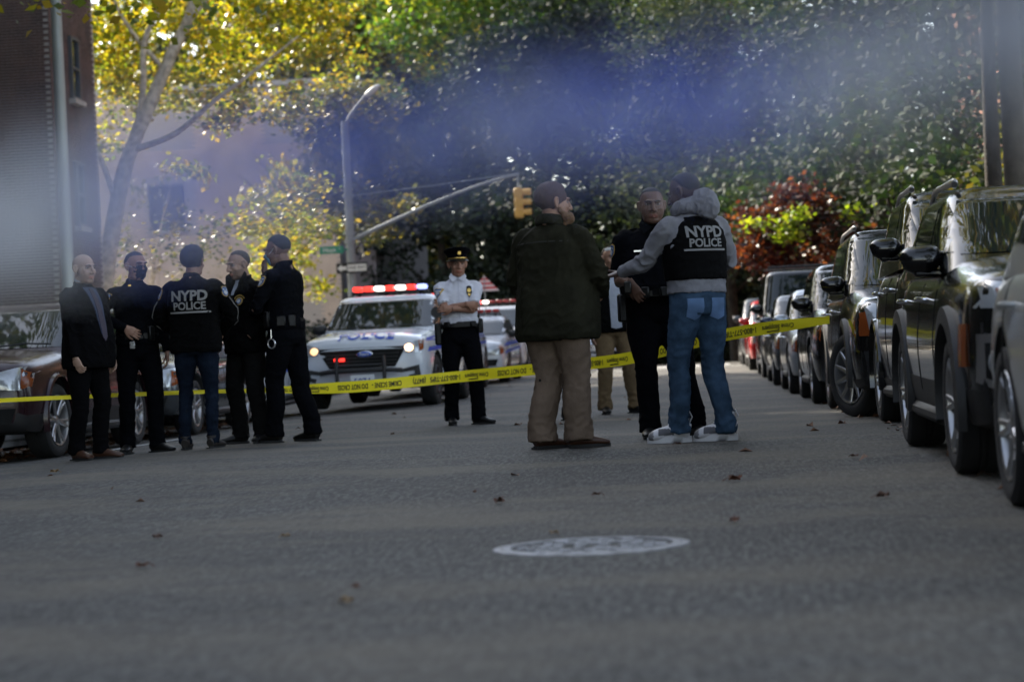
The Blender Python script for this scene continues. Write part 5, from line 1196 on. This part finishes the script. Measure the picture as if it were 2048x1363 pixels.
g = G(); g.lathe([(0, 0), (.3, 0), (.3, .1), (.2, .5), (.15, .6)], 'z', 20); g.obj('base', M_galv, sp_)
g = G(); g.tube([(.05, 0, 4.55 - zb), (1.0, 0, 4.93 - zb), (2.4, 0, 5.47 - zb), (3.7, 0, 5.90 - zb), (4.6, 0, 6.13 - zb), (5.05, 0, 6.2 - zb)], [.062, .056, .050, .044, .04, .036], 12, sm=5)
arm = g.obj('arm', M_galv, sp_)
g = G(); g.tube([(5.05, 0, 6.24 - zb), (2.5, 0, 6.02 - zb), (.05, 0, 5.85 - zb)], .016, 6); g.obj('guy_wire', M_galv, sp_)
g = G()
for z in (4.5, 4.75, 5.85): g.lathe([(.13, -.05), (.165, -.05), (.165, .05), (.13, .05)], 'z', 18, c=(0, 0, z - zb))
g.obj('clamp', M_galv, sp_)
g = G(); g.tube([(.0, 0, 7.8 - zb), (.15, 0, 8.15 - zb), (.55, 0, 8.62 - zb), (.62, 0, 8.68 - zb)], [.05, .045, .04, .04], 10, sm=4); g.obj('lamp_arm', M_galv, sp_)
g = G(); g.ell((.85, 0, 8.86 - zb), (.30, .13, .09), rot=Matrix.Rotation(-.6, 3, 'Y')); g.obj('lamp_head', mat('lamp head paint', (.6, .6, .58), .4), sp_)
M_sigy = mat('signal yellow paint', (.52, .30, .06), .5, var=.1)
g = G(); g.tube([(5.0, 0, 6.2 - zb), (5.0, 0, 5.82 - zb)], .03, 8); g.obj('hanger', M_galv, sp_)
sh = G(); sh.box((5.0, 0, 5.36 - zb), (.24, .22, .88), bev=.03); 
for k in range(3): sh.box((5.0, -.0, 5.36 + .29 * (k - 1) - zb), (.26, .24, .26), bev=.02)
sho = sh.obj('signal_head', M_sigy, sp_)
for k in range(3):
    z = 5.36 + .29 * (k - 1) - zb; q = G()
    rs = []
    q.lathe([(.115, 0), (.12, .0), (.12, .24), (.11, .24)], 'x', 16, c=(5.12, 0, z), a0=-.5, a1=math.pi + .5); q.obj('visor', M_sigy, sho)
    q = G(); q.ell((5.125, 0, z), (.02, .1, .1)); q.obj('lens', [M_redlens, M_amber, mat('green lens', (.01, .2, .08), .2)][2 - k], sho)
M_green = mat('green sign sheeting', (.01, .20, .12), .5); M_signwhite = mat('white sign sheeting', (.62, .62, .62), .5); M_signblack = mat('black sign sheeting', (.01, .01, .012), .5)
gs = thing('street_sign', 'green street name sign on the traffic signal pole', 'street sign', (-10.58, 59.80, 4.27))
g = G(); g.box((0, 0, 0), (.70, .012, .22), bev=.004); g.tube([(.30, 0, 0), (.50, .12, 0)], .02, 6); g.obj('board', M_green, gs)
g = G(); text_flat(g, 'Hoyt', (-.06, -.009, 0), (1, 0, 0), (0, 0, 1), .19, .01); text_flat(g, 'St', (.24, -.009, .03), (1, 0, 0), (0, 0, 1), .08); g.obj('lettering', M_signwhite, gs, smooth=False)
ow = thing('one_way_sign', 'black one way sign with white arrow on the signal pole', 'sign', (-10.0, 59.8, 3.72))
g = G(); g.box((0, 0, 0), (.92, .012, .30), bev=.004); g.box((0, .06, 0), (.1, .1, .05)); g.obj('board', M_signblack, ow)
g = G(); g.add([(-.43, -.009, 0), (-.30, -.009, .11), (-.30, -.009, .05), (-.16, -.009, .05), (-.16, -.009, -.05), (-.30, -.009, -.05), (-.30, -.009, -.11)], [tuple(range(7))])
g.add([(-.13, -.009, -.1), (.43, -.009, -.1), (.43, -.009, .1), (-.13, -.009, .1)], [(0, 1, 2, 3)]); g.obj('arrow', M_signwhite, ow, smooth=False)
g = G(); text_flat(g, 'ONE WAY', (.15, -.012, 0), (1, 0, 0), (0, 0, 1), .13, .012, .85); g.obj('lettering', M_signblack, ow, smooth=False)
fl = thing('small_flag', 'small striped flag on a stick above the far police car roofs', 'flag', (-4.95, 48.2, gz(48)))
g = G(); g.tube([(0, 0, 1.2), (0, 0, 2.42)], .012, 6); g.obj('stick', M_galv, fl)
M_flagw = mat('flag white', (.6, .5, .5), .7); M_flagr = mat('flag red', (.45, .04, .05), .7)
g = G()
for i in range(7):
    a, b = i / 7, (i + 1) / 7; za, zb_ = 2.40 - a * .36, 2.40 - b * .36
    g.add([(-.34 * a, -.02, za), (.34 * a, .02, za), (.34 * b, .02 + .02 * (i % 2), zb_), (-.34 * b, -.02, zb_)], [(0, 1, 2, 3)], i % 2)
g.obj('cloth', [M_flagw, M_flagr], fl, smooth=False)

# manhole cover, cast iron ring with raised chequer
M_iron = mat('worn cast iron', (.24, .245, .26), .55, .1, var=.45, vscale=14, bump=.3, bscale=60)
mh = thing('manhole_cover', 'round worn iron manhole cover set in the road in front', 'manhole cover', (-.425, 7.46, gz(7.46)))
mh.scale = (1.09, 1.09, 1)
g = G(); g.lathe([(.325, -.02), (.325, .004), (.300, .007), (.300, -.02)], 'z', 56); g.obj('frame_ring', M_iron, mh)
g = G(); g.lathe([(0, -.004), (.296, -.004)], 'z', 56); g.obj('cover', mat('dark cast iron', (.02, .018, .018), .8), mh, smooth=False)
g = G()
rnd = random.Random(8)
for i in range(-4, 5):
    for j in range(-4, 5):
        x, y = i * .076 + (.038 if j % 2 else 0), j * .066
        if math.hypot(x, y) < .255 and not (abs(x) < .12 and abs(y) < .03): g.box((x, y, .001), (.058 * rnd.uniform(.6, 1), .046, .012 * rnd.uniform(.6, 1)), bev=.004)
g.obj('raised_studs', M_iron, mh, smooth=False)
g = G(); g.lathe([(.268, -.003), (.27, .007), (.296, .007), (.297, -.003)], 'z', 56); g.obj('rim_band', M_iron, mh)

# fallen leaves lying on the road, one by one
def dead_leaf(seed, s):
    rnd = random.Random(seed); g = G(); lob = 7; n = 28; c = (0, 0, .012 * s * 10)
    ring = []
    for k in range(n):
        a = 2 * math.pi * k / n; r = s * (.62 + .38 * abs(math.cos(a * lob / 2))) * rnd.uniform(.85, 1.1)
        ring.append((math.cos(a) * r, math.sin(a) * r * .8, .006 + abs(math.sin(a * 1.5 + seed)) * s * .75 * rnd.uniform(.6, 1.1)))
    mid = [(p[0] * .5, p[1] * .5, p[2] * .55 + .006) for p in ring]
    v = ring + mid + [(0, 0, .008)]; f = []
    for k in range(n): j = (k + 1) % n; f += [(k, j, n + j, n + k), (n + k, n + j, 2 * n)]
    g.add(v, f); g.tube([(0, 0, .01), (-s * .9, s * .2, .02), (-s * 1.5, s * .5, .006)], .0022, 5)
    return g.me('fallen_leaf', [M_brownleaf, M_rustleaf, M_yellowleaf][seed % 3])
M_brownleaf = mat('brown leaf', (.075, .03, .015), .7, var=.4, vscale=30); M_rustleaf = mat('rust leaf', (.11, .036, .015), .7, var=.4, vscale=30); M_yellowleaf = mat('ochre leaf', (.20, .13, .06), .7, var=.3, vscale=30)
LV = [(0.14, 10.5, 0.05, 1, 'dark curled leaf on the road below the hooded man'), (-0.98, 9.74, 0.042, 0, 'curled brown leaf on the road left of and beyond the manhole cover'), (-0.53, 9.92, 0.028, 0, 'small dark leaf on the road straight beyond the manhole cover'), (0.1, 8.22, 0.035, 1, 'rust coloured leaf to the right of the manhole cover'), (0.76, 9.14, 0.042, 0, 'brown leaf on the road in front of the parked crossover'), (-2.31, 8.56, 0.032, 0, 'dark leaf on the road at the left, the farther of two'), (-2.02, 7.26, 0.032, 1, 'rust brown leaf on the road at the left, the nearer of two'), (-1.04, 5.86, 0.034, 2, 'pale ochre leaf lying nearest the camera'), (-1.72, 8.36, 0.025, 2, 'small ochre leaf between the left leaves and the manhole cover'), (-0.6, 8.0, 0.022, 2, 'tiny ochre leaf just beyond the rim of the manhole cover'), (1.08, 16.48, 0.05, 0, 'brown leaf on the road below the turned front wheel'), (0.84, 11.88, 0.03, 0, 'small dark leaf on the road beside the crossover wheels'), (-2.87, 19.0, 0.03, 0, 'small leaf on the road between the left group and the chief'), (-4.51, 14.08, 0.04, 2, 'ochre leaf on the road below the bald man'), (-1.08, 6.26, 0.02, 1, 'tiny leaf crumb just beyond the pale ochre leaf'), (-0.18, 13.96, 0.03, 0, 'small leaf at the toe of the grey trainer'), (-1.17, 10.42, 0.018, 1, 'tiny rust leaf beyond the curled brown leaf')]
for i, (x, y, s, k, lab) in enumerate(LV):
    o = link('fallen_leaf', dead_leaf(k + 3 * i, s * .85), loc=(x, y, gxy(x, y) + .001)); o.rotation_euler = (0, 0, i * 1.7); tag(o, lab, 'leaf', 'fallen leaves on the road')

# yellow scene tape stretched across the street
M_tape = mat('yellow plastic tape', (.86, .72, .02), .5, spec=.3); M_tapetx = mat('black tape print', (.02, .018, .01), .6)
tp = thing('barrier_tape', 'yellow crime scene tape stretched across the street, its print upside down', 'tape', (0, 0, 0))
TP = [(-6.6, 16.6, .50), (-4.9, 18.4, .49), (-3.6, 20.4, .455), (-2.6, 21.0, .50), (-1.3, 20.2, .565), (-.6, 19.6, .62), (.25, 18.9, .78), (1.16, 18.75, .865)]
def crm(P, n):
    out = []; P = [Vector(p) for p in P]; m = len(P)
    for i in range(m - 1):
        p0, p1, p2, p3 = P[max(i - 1, 0)], P[i], P[i + 1], P[min(i + 2, m - 1)]
        for k in range(n):
            t = k / n; out.append(.5 * ((2 * p1) + (p2 - p0) * t + (2 * p0 - 5 * p1 + 4 * p2 - p3) * t * t + (3 * p1 - p0 - 3 * p2 + p3) * t ** 3))
    return out + [P[-1]]
tl = crm(TP, 24); arc = [0]
for a, b in zip(tl, tl[1:]): arc.append(arc[-1] + (b - a).length)
TW = .115
def tape_at(s, v):
    """point on the tape: s metres along it, v across (-.5 to .5)"""
    s = max(0, min(arc[-1] - 1e-4, s)); i = next(k for k in range(len(arc) - 1) if arc[k + 1] > s); t = (s - arc[i]) / (arc[i + 1] - arc[i])
    p = tl[i].lerp(tl[i + 1], t); tilt = .25 * math.sin(s * 1.1) ; w_ = TW * (.32 + .68 * smoothstep(3.4, 5.0, s)) * (.62 + .38 * smoothstep(arc[-1], arc[-1] - .5, s))
    return p + Vector((.0, math.sin(tilt) * v * w_, math.cos(tilt) * v * w_))
g = G(); n = 260; v = []
for k in range(n + 1):
    s = arc[-1] * k / n
    for u in (-.5, -.17, .17, .5):
        q = tape_at(s, u); q.y += .003 * math.sin(s * 9 + u * 4); v.append(q)
f = [(4 * k + j, 4 * k + j + 1, 4 * k + j + 5, 4 * k + j + 4) for k in range(n) for j in range(3)]
g.add(v, f); g.obj('strip', M_tape, tp)
g = G(); s = 3.9; seqs = [('(8477)', .072, 1), ('1-800-577-TIPS', .072, 1), ('Crime Stoppers', .062, 1), ('DO NOT CROSS', .072, 1), ('CRIME SCENE -', .072, 1)]; i = 0
while s < arc[-1] - .4:
    tx, sz, _ = seqs[i % 5]; i += 1
    v2, ff = text2d(tx, sz, .02, 0, .72); wd = max(x for x, y in v2) - min(x for x, y in v2)
    if s + wd > arc[-1] - .1: break
    g = G(); g.add([tape_at(s + wd / 2 - x, -y / TW) + Vector((0, -.006, 0)) for x, y in v2], ff)
    if tx.startswith('Crime S'):
        a_, b_ = s + wd * .15, s + wd * .55; g.add([tape_at(a_, -.36) + Vector((0, -.006, 0)), tape_at(b_, -.36) + Vector((0, -.006, 0)), tape_at(b_, -.27) + Vector((0, -.006, 0)), tape_at(a_, -.27) + Vector((0, -.006, 0))], [(0, 1, 2, 3)])
    g.obj('printed_lettering', M_tapetx, tp, smooth=False, kind='stuff')
    s += wd + (.05 if 'TIPS' in tx or '8477' in tx or 'CROSS' in tx else .12)

# blue and white police tape twisted into a cord, strung across close by the photographer
bt_ = thing('twisted_tape', 'blue and white tape strung high across the street, close to the camera', 'tape', (0, 0, 0))
M_tblue = mat('blue tape plastic', (.20, .27, .72), .5); M_twhite = mat('white tape plastic', (.66, .68, .74), .45)
BT = [(-3.0, 0.6, 0.56), (-1.0, 0.5, 0.585), (-0.3, 0.42, 0.592), (-0.1652, 0.42, 0.5971), (-0.137, 0.42, 0.602), (-0.1087, 0.43, 0.6064), (-0.0835, 0.47, 0.615), (-0.0538, 0.52, 0.6246), (-0.016, 0.52, 0.6237), (0.0147, 0.5, 0.6231), (0.0465, 0.46, 0.623), (0.0686, 0.43, 0.6225), (0.1038, 0.43, 0.6259), (0.5, 0.45, 0.66), (2.2, 0.6, 0.78)]
def band(x):
    K = [(-9, 0.8), (-0.1428, 0.95), (-0.1184, 0.85), (-0.1104, 0.1), (-0.0775, 0.1), (-0.0641, 0.5), (-0.0413, 0.55), (-0.0224, 0.25), (0.0084, 0.12), (0.021, 0.55), (0.0357, 0.92), (9, 0.9)]
    for (a, va), (b, vb) in zip(K, K[1:]):
        if x <= b: return va + (vb - va) * (x - a) / (b - a)
    return .9
P = crm(BT, 160); ac = [0]
for a, b in zip(P, P[1:]): ac.append(ac[-1] + (b - a).length)
g = G(); nc = 6; NW = .031
for p, s in zip(P, ac):
    a = s * 210 + 1.2 * math.sin(s * 23); ax_ = Vector((.12 * math.sin(s * 14), math.cos(a), math.sin(a))); nn = Vector((0, -math.sin(a), math.cos(a)))
    for k in range(nc + 1):
        u = k / nc - .5; g.v.append(tuple(p + ax_ * u * NW + nn * (.0016 * math.sin(u * 7 + s * 30))))
for i in range(len(P) - 1):
    fr = band((P[i].x + P[i + 1].x) / 2)
    for k in range(nc):
        a_ = i * (nc + 1) + k; g.f.append((a_, a_ + 1, a_ + nc + 2, a_ + nc + 1)); g.m.append(1 if (k + .5) / nc < fr else 0)
g.obj('strip', [M_tblue, M_twhite], bt_, angle=80)

# ------------------------------------------------------------------ trees
def leafmat(name, pal, transl=.45, rough=.42): return mat(name, pal, rough, attr='Col', transl=transl, spec=.5)
M_leaf = leafmat('tree leaves', (.05, .09, .02))
M_leaf2 = leafmat('thick glossy leaves', (.03, .06, .02), .16, .8)
M_bark = mat('dark bark', (.035, .028, .022), .95, var=.4, vscale=6, bump=.8, bscale=20)
M_plane = mat('mottled plane bark', (.62, .55, .44), .85, vscale=7, col2=(.34, .29, .22), bump=.3, bscale=20)
PAL = {'yellow': [(.21, .21, .018), (.26, .24, .02), (.14, .17, .02), (.08, .12, .02), (.24, .18, .02)],
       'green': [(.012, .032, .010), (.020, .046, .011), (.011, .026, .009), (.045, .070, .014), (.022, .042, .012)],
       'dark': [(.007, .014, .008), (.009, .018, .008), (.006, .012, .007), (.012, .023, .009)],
       'olive': [(.045, .052, .015), (.06, .062, .018), (.03, .042, .015), (.10, .085, .016)],
       'bright': [(.05, .11, .015), (.08, .14, .02), (.035, .08, .015), (.12, .14, .02)],
       'silver': [(.03, .05, .024), (.04, .06, .03), (.022, .038, .018), (.06, .075, .04)],
       'red': [(.035, .009, .009), (.028, .009, .010), (.05, .013, .010), (.018, .007, .008), (.08, .028, .016)],
       'lime': [(.12, .18, .015), (.09, .15, .015), (.15, .18, .02)]}
def crown(name, blobs, n, size, pal, parent, weights=None, lobes=5, flat=.6):
    """leaf-sized faces spread in clumps through the crown's volume"""
    cen = []; 
    per = np.array([b[3] * b[4] * b[5] for b in blobs]) ** .8; per = per / per.sum(); pos = []
    for b, w_ in zip(blobs, per):
        k = max(1, int(n * w_)); nc = max(4, int(k / 45))
        u = RNG.normal(size=(nc, 3)); u /= np.linalg.norm(u, axis=1)[:, None]; r = RNG.uniform(.25, 1, nc) ** .5
        cc = u * r[:, None] * np.array(b[3:6]) + np.array(b[0:3])
        idx = RNG.integers(0, nc, k); sc = min(b[3:6]) * .20 + .12
        pos.append(cc[idx] + RNG.normal(size=(k, 3)) * sc * np.array([1, 1, .6]))
    p = np.concatenate(pos); n = len(p)
    a = RNG.normal(size=(n, 3)); a[:, 2] *= flat; a /= np.linalg.norm(a, axis=1)[:, None]
    b_ = np.cross(a, RNG.normal(size=(n, 3))); b_ /= np.linalg.norm(b_, axis=1)[:, None]
    s = (size * RNG.uniform(.6, 1.35, n))[:, None]
    nn = np.cross(a, b_)
    v = np.stack([p - a * s, p + b_ * s * .62 + nn * s * .15, p + a * s, p - b_ * s * .62 + nn * s * .15], 1).reshape(-1, 3)
    me = bpy.data.meshes.new(name); me.vertices.add(4 * n); me.vertices.foreach_set('co', v.astype(np.float32).ravel())
    me.loops.add(4 * n); me.loops.foreach_set('vertex_index', np.arange(4 * n)); me.polygons.add(n)
    me.polygons.foreach_set('loop_start', np.arange(n) * 4); me.polygons.foreach_set('loop_total', np.full(n, 4)); me.update()
    P = np.array(PAL[pal]); ci = RNG.integers(0, len(P), n); col = P[ci] * RNG.uniform(.75, 1.25, (n, 1)); col = np.repeat(col, 4, 0)
    paint(me, col); me.materials.append(M_leaf if pal in ('yellow', 'lime', 'olive', 'red', 'bright') else M_leaf2)
    return link(name, me, parent, kind='stuff') if parent is None else link(name, me, parent)
def tree(label, x, y, h, r, pal, n, size=.11, tr=.16, bare=.3, seed=0, bark=None, blobs=None, limbs=None, group=None, name='street_tree', rad=(1, 1), lean=(0, 0)):
    rnd = random.Random(seed); z = gz(y); root = thing(name, label, 'tree', (x, y, z), 0, group)
    if blobs is None:
        blobs = []
        for i in range(11):
            t = (i + .5) / 11; zz = h * (bare + (1 - bare) * t); rr = r * (math.sin(math.pi * min(1, .18 + t * .8)) ** .6); a = i * 2.4 + rnd.random()
            q = r * rnd.uniform(.32, .5); blobs.append((math.cos(a) * rr * .62 * rad[0] + lean[0] * t, math.sin(a) * rr * .62 * rad[1] + lean[1] * t, zz, q * 1.25, q * 1.25, q * .9))
    g = G(); pts = [(0, 0, -.2)] + [(rnd.uniform(-.12, .12) + lean[0] * k / 4 * .6, rnd.uniform(-.12, .12) + lean[1] * k / 4 * .6, h * .82 * k / 4) for k in range(1, 5)]
    if limbs is None:
        g.tube(pts, [tr * 1.35, tr, tr * .8, tr * .5, tr * .2], 10, sm=4)
        for b in blobs:
            zs = max(h * bare * .8, b[2] - r * .55); t = zs / (h * .82) * 4; k = min(3, int(t)); p0 = Vector(pts[k]).lerp(Vector(pts[k + 1]), min(1, t - k))
            p1 = Vector(b[0:3]); md = p0.lerp(p1, .5) + Vector((rnd.uniform(-.2, .2), rnd.uniform(-.2, .2), .15))
            g.tube([p0, md, p1], [tr * .42, tr * .28, tr * .08], 7, sm=4)
            for _ in range(3):
                e = p1 + Vector((rnd.uniform(-1, 1) * b[3], rnd.uniform(-1, 1) * b[4], rnd.uniform(-.6, 1) * b[5])); g.tube([md.lerp(p1, .5), e], [tr * .14, .01], 5)
    else:
        for pl, rr in limbs: g.tube(pl, rr, 10, sm=4)
    g.obj('trunk', bark or M_bark, root)
    crown('crown', blobs, n, size, pal, root)
    return root
# plane tree beside the dark building: pale leaning trunk, crown of yellow leaves
PL = [(-15.3, 52, .3), (-15.2, 52, 2.6), (-14.9, 52, 4.4), (-14.4, 52, 6.3), (-13.75, 52, 7.7), (-13.1, 52, 9.0), (-12.45, 52, 10.4), (-12.0, 52, 13.5), (-12.2, 52, 16)]
b0 = Vector((-15.2, 52, gz(52)))
def rel(pl): return [tuple(Vector(p) - b0) for p in pl]
limbs = [(rel(PL), [.30, .25, .22, .20, .18, .16, .13, .09, .03]),
         (rel([(-14.1, 52, 7.0), (-13.85, 51.9, 8.2), (-13.75, 51.8, 9.3), (-13.2, 51.6, 10.4), (-12.6, 51.5, 13)]), [.10, .09, .08, .07, .03]),
         (rel([(-14.2, 52, 6.6), (-13.0, 51.6, 6.9), (-11.9, 51.2, 7.6), (-10.9, 51, 8.2), (-9.6, 51, 9.1)]), [.09, .075, .06, .045, .02]),
         (rel([(-14.7, 52, 5.2), (-15.0, 51.7, 6.4), (-15.6, 51.5, 7.4), (-16.2, 51.5, 8)]), [.08, .07, .05, .02]),
         (rel([(-12.9, 52, 9.4), (-11.9, 51.5, 10.4), (-10.6, 51.3, 11.4), (-9.6, 51, 13)]), [.09, .07, .05, .02]),
         (rel([(-13.3, 52, 8.6), (-14.3, 51.8, 10), (-14.9, 51.8, 11.8)]), [.07, .05, .02]),
         (rel([(-12.4, 52, 11), (-13.2, 52.6, 13), (-13.9, 53, 15)]), [.07, .05, .02])]
bl_ = [(-9.0, 51, 8.6, 1.1, 1, .5), (-8.8, 51, 10.6, 1.4, 1.3, .8), (-10.3, 51, 7.3, .9, .9, .4), (-15.2, 51.6, 8.3, .8, .9, .6), (-12.9, 51.5, 6.2, .8, .8, .4), (-13.9, 51.6, 8.4, 1.3, 1.3, .8), (-12.4, 51.4, 8.2, 1.5, 1.4, .8), (-15.3, 51.6, 9.6, 1.3, 1.3, 1.0), (-14.3, 51.8, 10.6, 1.5, 1.4, 1.0), (-11.4, 51.3, 9.2, 1.5, 1.4, .8),
       (-12.6, 51.5, 10.6, 1.5, 1.5, .9), (-10.2, 51.1, 9.6, 1.3, 1.3, .7), (-10.6, 51, 10.8, 1.6, 1.5, .9), (-12.5, 52, 13, 3, 2.4, 1.6), (-14, 52.5, 14.5, 2.6, 2.4, 1.8), (-11, 51.5, 14.5, 2.6, 2.4, 1.8), (-12.5, 52, 16.5, 2.6, 2.5, 1.5),
       (-11.6, 51.2, 7.3, 1.0, 1.0, .45), (-15.3, 51.7, 7.0, .8, .9, .6), (-10.8, 51.1, 7.9, 1.1, 1, .5), (-9.4, 51, 9.9, .9, .9, .6)]
tree('plane tree with pale leaning trunk and yellow leaves beside the dark brick building', -15.2, 52, 16, 4, 'yellow', 29000, .085, bark=M_plane, limbs=limbs, blobs=[tuple(Vector(b[:3]) - b0 + Vector((0, 1.7 if b[2] < 12 else 0, 0))) + b[3:] for b in bl_], name='plane_tree')
# small trees before the tan building
tree('small yellow green tree before the tan building, left of the traffic signal pole', -12.3, 61.5, 6.2, 1.7, 'yellow', 3000, .085, tr=.07, bare=.45, seed=4, name='young_tree', group='small trees before the tan building')
tree('slender tree with dull shaded leaves in front of the upper wall of the tan building', -10.9, 66, 9.0, 2.3, 'olive', 8000, .10, tr=.09, bare=.55, seed=9, name='young_tree', group='small trees before the tan building')
tree('sparse dull tree low behind the heads of the men on the left', -15.9, 60, 5.4, 2.2, 'olive', 1500, .08, tr=.09, bare=.35, seed=14, name='young_tree', group='small trees before the tan building', bark=M_plane)
# canopy over and behind the photographer, mirrored in the windscreens
for i, (x, y, wh) in enumerate(((-8.8, -4, 'left of the camera'), (4.8, -3, 'right of the camera'), (-9, -16, 'well behind the camera on the left'), (5, -15, 'well behind the camera on the right'), (4.6, 10, 'beside the crossover on the right'))):
    tree('street tree out of frame %s' % wh, x, y, 12, 4.3, 'olive' if i % 2 else 'green', 5200, .15, tr=.16, bare=.42, seed=70 + i, group='street trees around and behind the camera')
for i, (x, y, z, wh) in enumerate(((-12.7, 36, 12.5, 'grass strip left of the lamp post'), (4.4, 31, 12, 'right pavement beside the silver blue saloon'), (4.4, 18, 12, 'right pavement beside the suv with the turned wheel'))):
    bb = [((-1 if x > 0 else 1) * (k % 3) * (3.3 if x < -12 else 1.9) + random.uniform(-.6, .6), (k // 3 - 1.5) * 1.9, z - 1.6 - (k % 2) * 1.3 + .4, 1.5, 1.4, 1.0) for k in range(12)]
    tree('street tree, %s, crown above the photo' % wh, x, y, z, 4, 'yellow' if i % 2 == 0 else 'green', 6500, .12, tr=.13, seed=80 + i, blobs=bb, group='street trees whose crowns stay above the photo')
# near street trees: only their lowest twigs hang into the frame
tree('street tree on the left pavement whose dark lower twigs hang into the top', -10.3, 27, 13, 4.6, 'yellow', 14000, .085, tr=.17, bare=.52, seed=21, lean=(1.2, .5))
tree('street tree on the left pavement nearest the camera, out of frame', -9.4, 12, 13, 4.6, 'olive', 9000, .11, tr=.18, bare=.42, seed=22)
gt = 'trees along the right pavement'
tree('tree with pale grey trunk at the right edge, rising behind the parked cars', 4.02, 26, 14, 4.4, 'green', 13000, .10, tr=.15, bare=.44, seed=31, bark=mat('grey brown bark', (.07, .058, .046), .9, var=.3, vscale=5, bump=.5, bscale=15), group=gt)
tree('tall dark green tree over the right pavement, behind the black van', 6.9, 39, 13, 4.6, 'green', 19000, .10, tr=.15, bare=.26, seed=32, group=gt)
tree('leafy dark tree filling the right background above the car roofs', 7.2, 47, 15, 4.6, 'dark', 19000, .10, tr=.17, bare=.10, seed=33, group=gt)
tree('tree with dark trunk and open crown behind the leafy right-hand trees', 5.0, 57, 15, 4.4, 'green', 20000, .10, tr=.17, bare=.18, seed=34, group=gt)
tree('tree with small pale glinting leaves hanging over the road behind the two talking officers', 1.2, 69, 12.5, 4.6, 'silver', 26000, .085, tr=.17, bare=.22, seed=35, name='street_tree')
tree('red leaved maple overhanging the parked cars on the right', 4.3, 47, 5.6, 2.1, 'red', 3600, .085, tr=.09, seed=36, name='red_maple', blobs=[(-2.6, 0, 3.1, .75, .8, .55), (-2.9, .2, 2.5, .5, .6, .4), (-1.9, -.1, 3.6, .7, .8, .5), (-1.3, .2, 3.0, .7, .8, .6), (-2.2, 0, 2.3, .5, .6, .4)])
tree('small tree with bright lime leaves beside the red maple', 4.6, 45.6, 5.0, 0.9, 'lime', 420, .075, tr=.05, seed=37, name='young_tree', blobs=[(-2.75, 0, 3.0, .38, .4, .22), (-3.2, 0, 3.15, .25, .3, .1), (-2.4, 0, 3.35, .3, .3, .15), (-1.2, 0, 3.3, .2, .3, .12)])
tree('low shrubby tree behind the car roofs at the right edge', 6.6, 32, 4.4, 2.2, 'olive', 4200, .08, tr=.08, bare=.12, seed=38, name='young_tree')

tree('very tall added shade tree behind the tan building, left of the plane tree crown', -19, 97, 27, 7, 'olive', 12000, .24, tr=.3, bare=.1, seed=42, name='woodland_tree')  # very tall pair added to keep sun off the woods
tree('very tall added shade tree behind the tan building, rising near its right corner', -11, 101, 27, 7, 'olive', 12000, .24, tr=.3, bare=.1, seed=43, name='woodland_tree')
# woods beyond the junction
gw = 'tall trees beyond the junction'
L_ = [(-8.0, 84, 19, 5.2, 'bright', .50, 17000, 'bright green leaves', 'upper left of the signal arm'), (-2.5, 88, 20, 5.5, 'bright', .48, 17000, 'bright green crown', 'above the traffic signal'), (-5.2, 75, 12.5, 4.6, 'dark', .03, 22000, 'dense dark leaves', 'right behind the signal arm'),
      (4.0, 84, 19, 5.5, 'olive', .10, 15000, 'olive crown', 'above the hooded man'), (-1.0, 78, 12, 4.6, 'dark', .02, 22000, 'dense dark leaves', 'behind the bearded man'), (9.5, 80, 19, 5.5, 'green', .10, 12000, 'mid green crown', 'above the red maple'),
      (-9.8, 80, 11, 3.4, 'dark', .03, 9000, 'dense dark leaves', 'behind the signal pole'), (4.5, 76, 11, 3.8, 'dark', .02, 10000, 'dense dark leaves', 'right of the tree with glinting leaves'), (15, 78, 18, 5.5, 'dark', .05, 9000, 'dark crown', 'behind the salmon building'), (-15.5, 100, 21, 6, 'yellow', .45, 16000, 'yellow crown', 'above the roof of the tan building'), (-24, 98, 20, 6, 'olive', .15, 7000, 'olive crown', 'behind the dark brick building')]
for i, (x, y, h, r, pal, bare, n, a, b_) in enumerate(L_):
    tree('tall tree with %s, %s' % (a, b_), x, y, h, r, pal, int(n * 1.15), .135, tr=.2, bare=bare, seed=50 + i, group=gw, name='woodland_tree')
vb = []
for i in range(72): vb.append((-62 + i * 1.75 + random.uniform(-1, 1), random.uniform(108, 118), (2.5, 9, 16, 21)[i % 4] + random.uniform(-1.5, 1.5), 5, 2.5, 4.2))
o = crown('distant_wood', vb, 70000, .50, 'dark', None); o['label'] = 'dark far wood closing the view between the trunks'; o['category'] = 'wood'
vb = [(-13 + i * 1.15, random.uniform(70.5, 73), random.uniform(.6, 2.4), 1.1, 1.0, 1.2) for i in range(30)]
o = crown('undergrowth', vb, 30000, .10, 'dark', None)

bpy.data.scenes.remove(TMP)
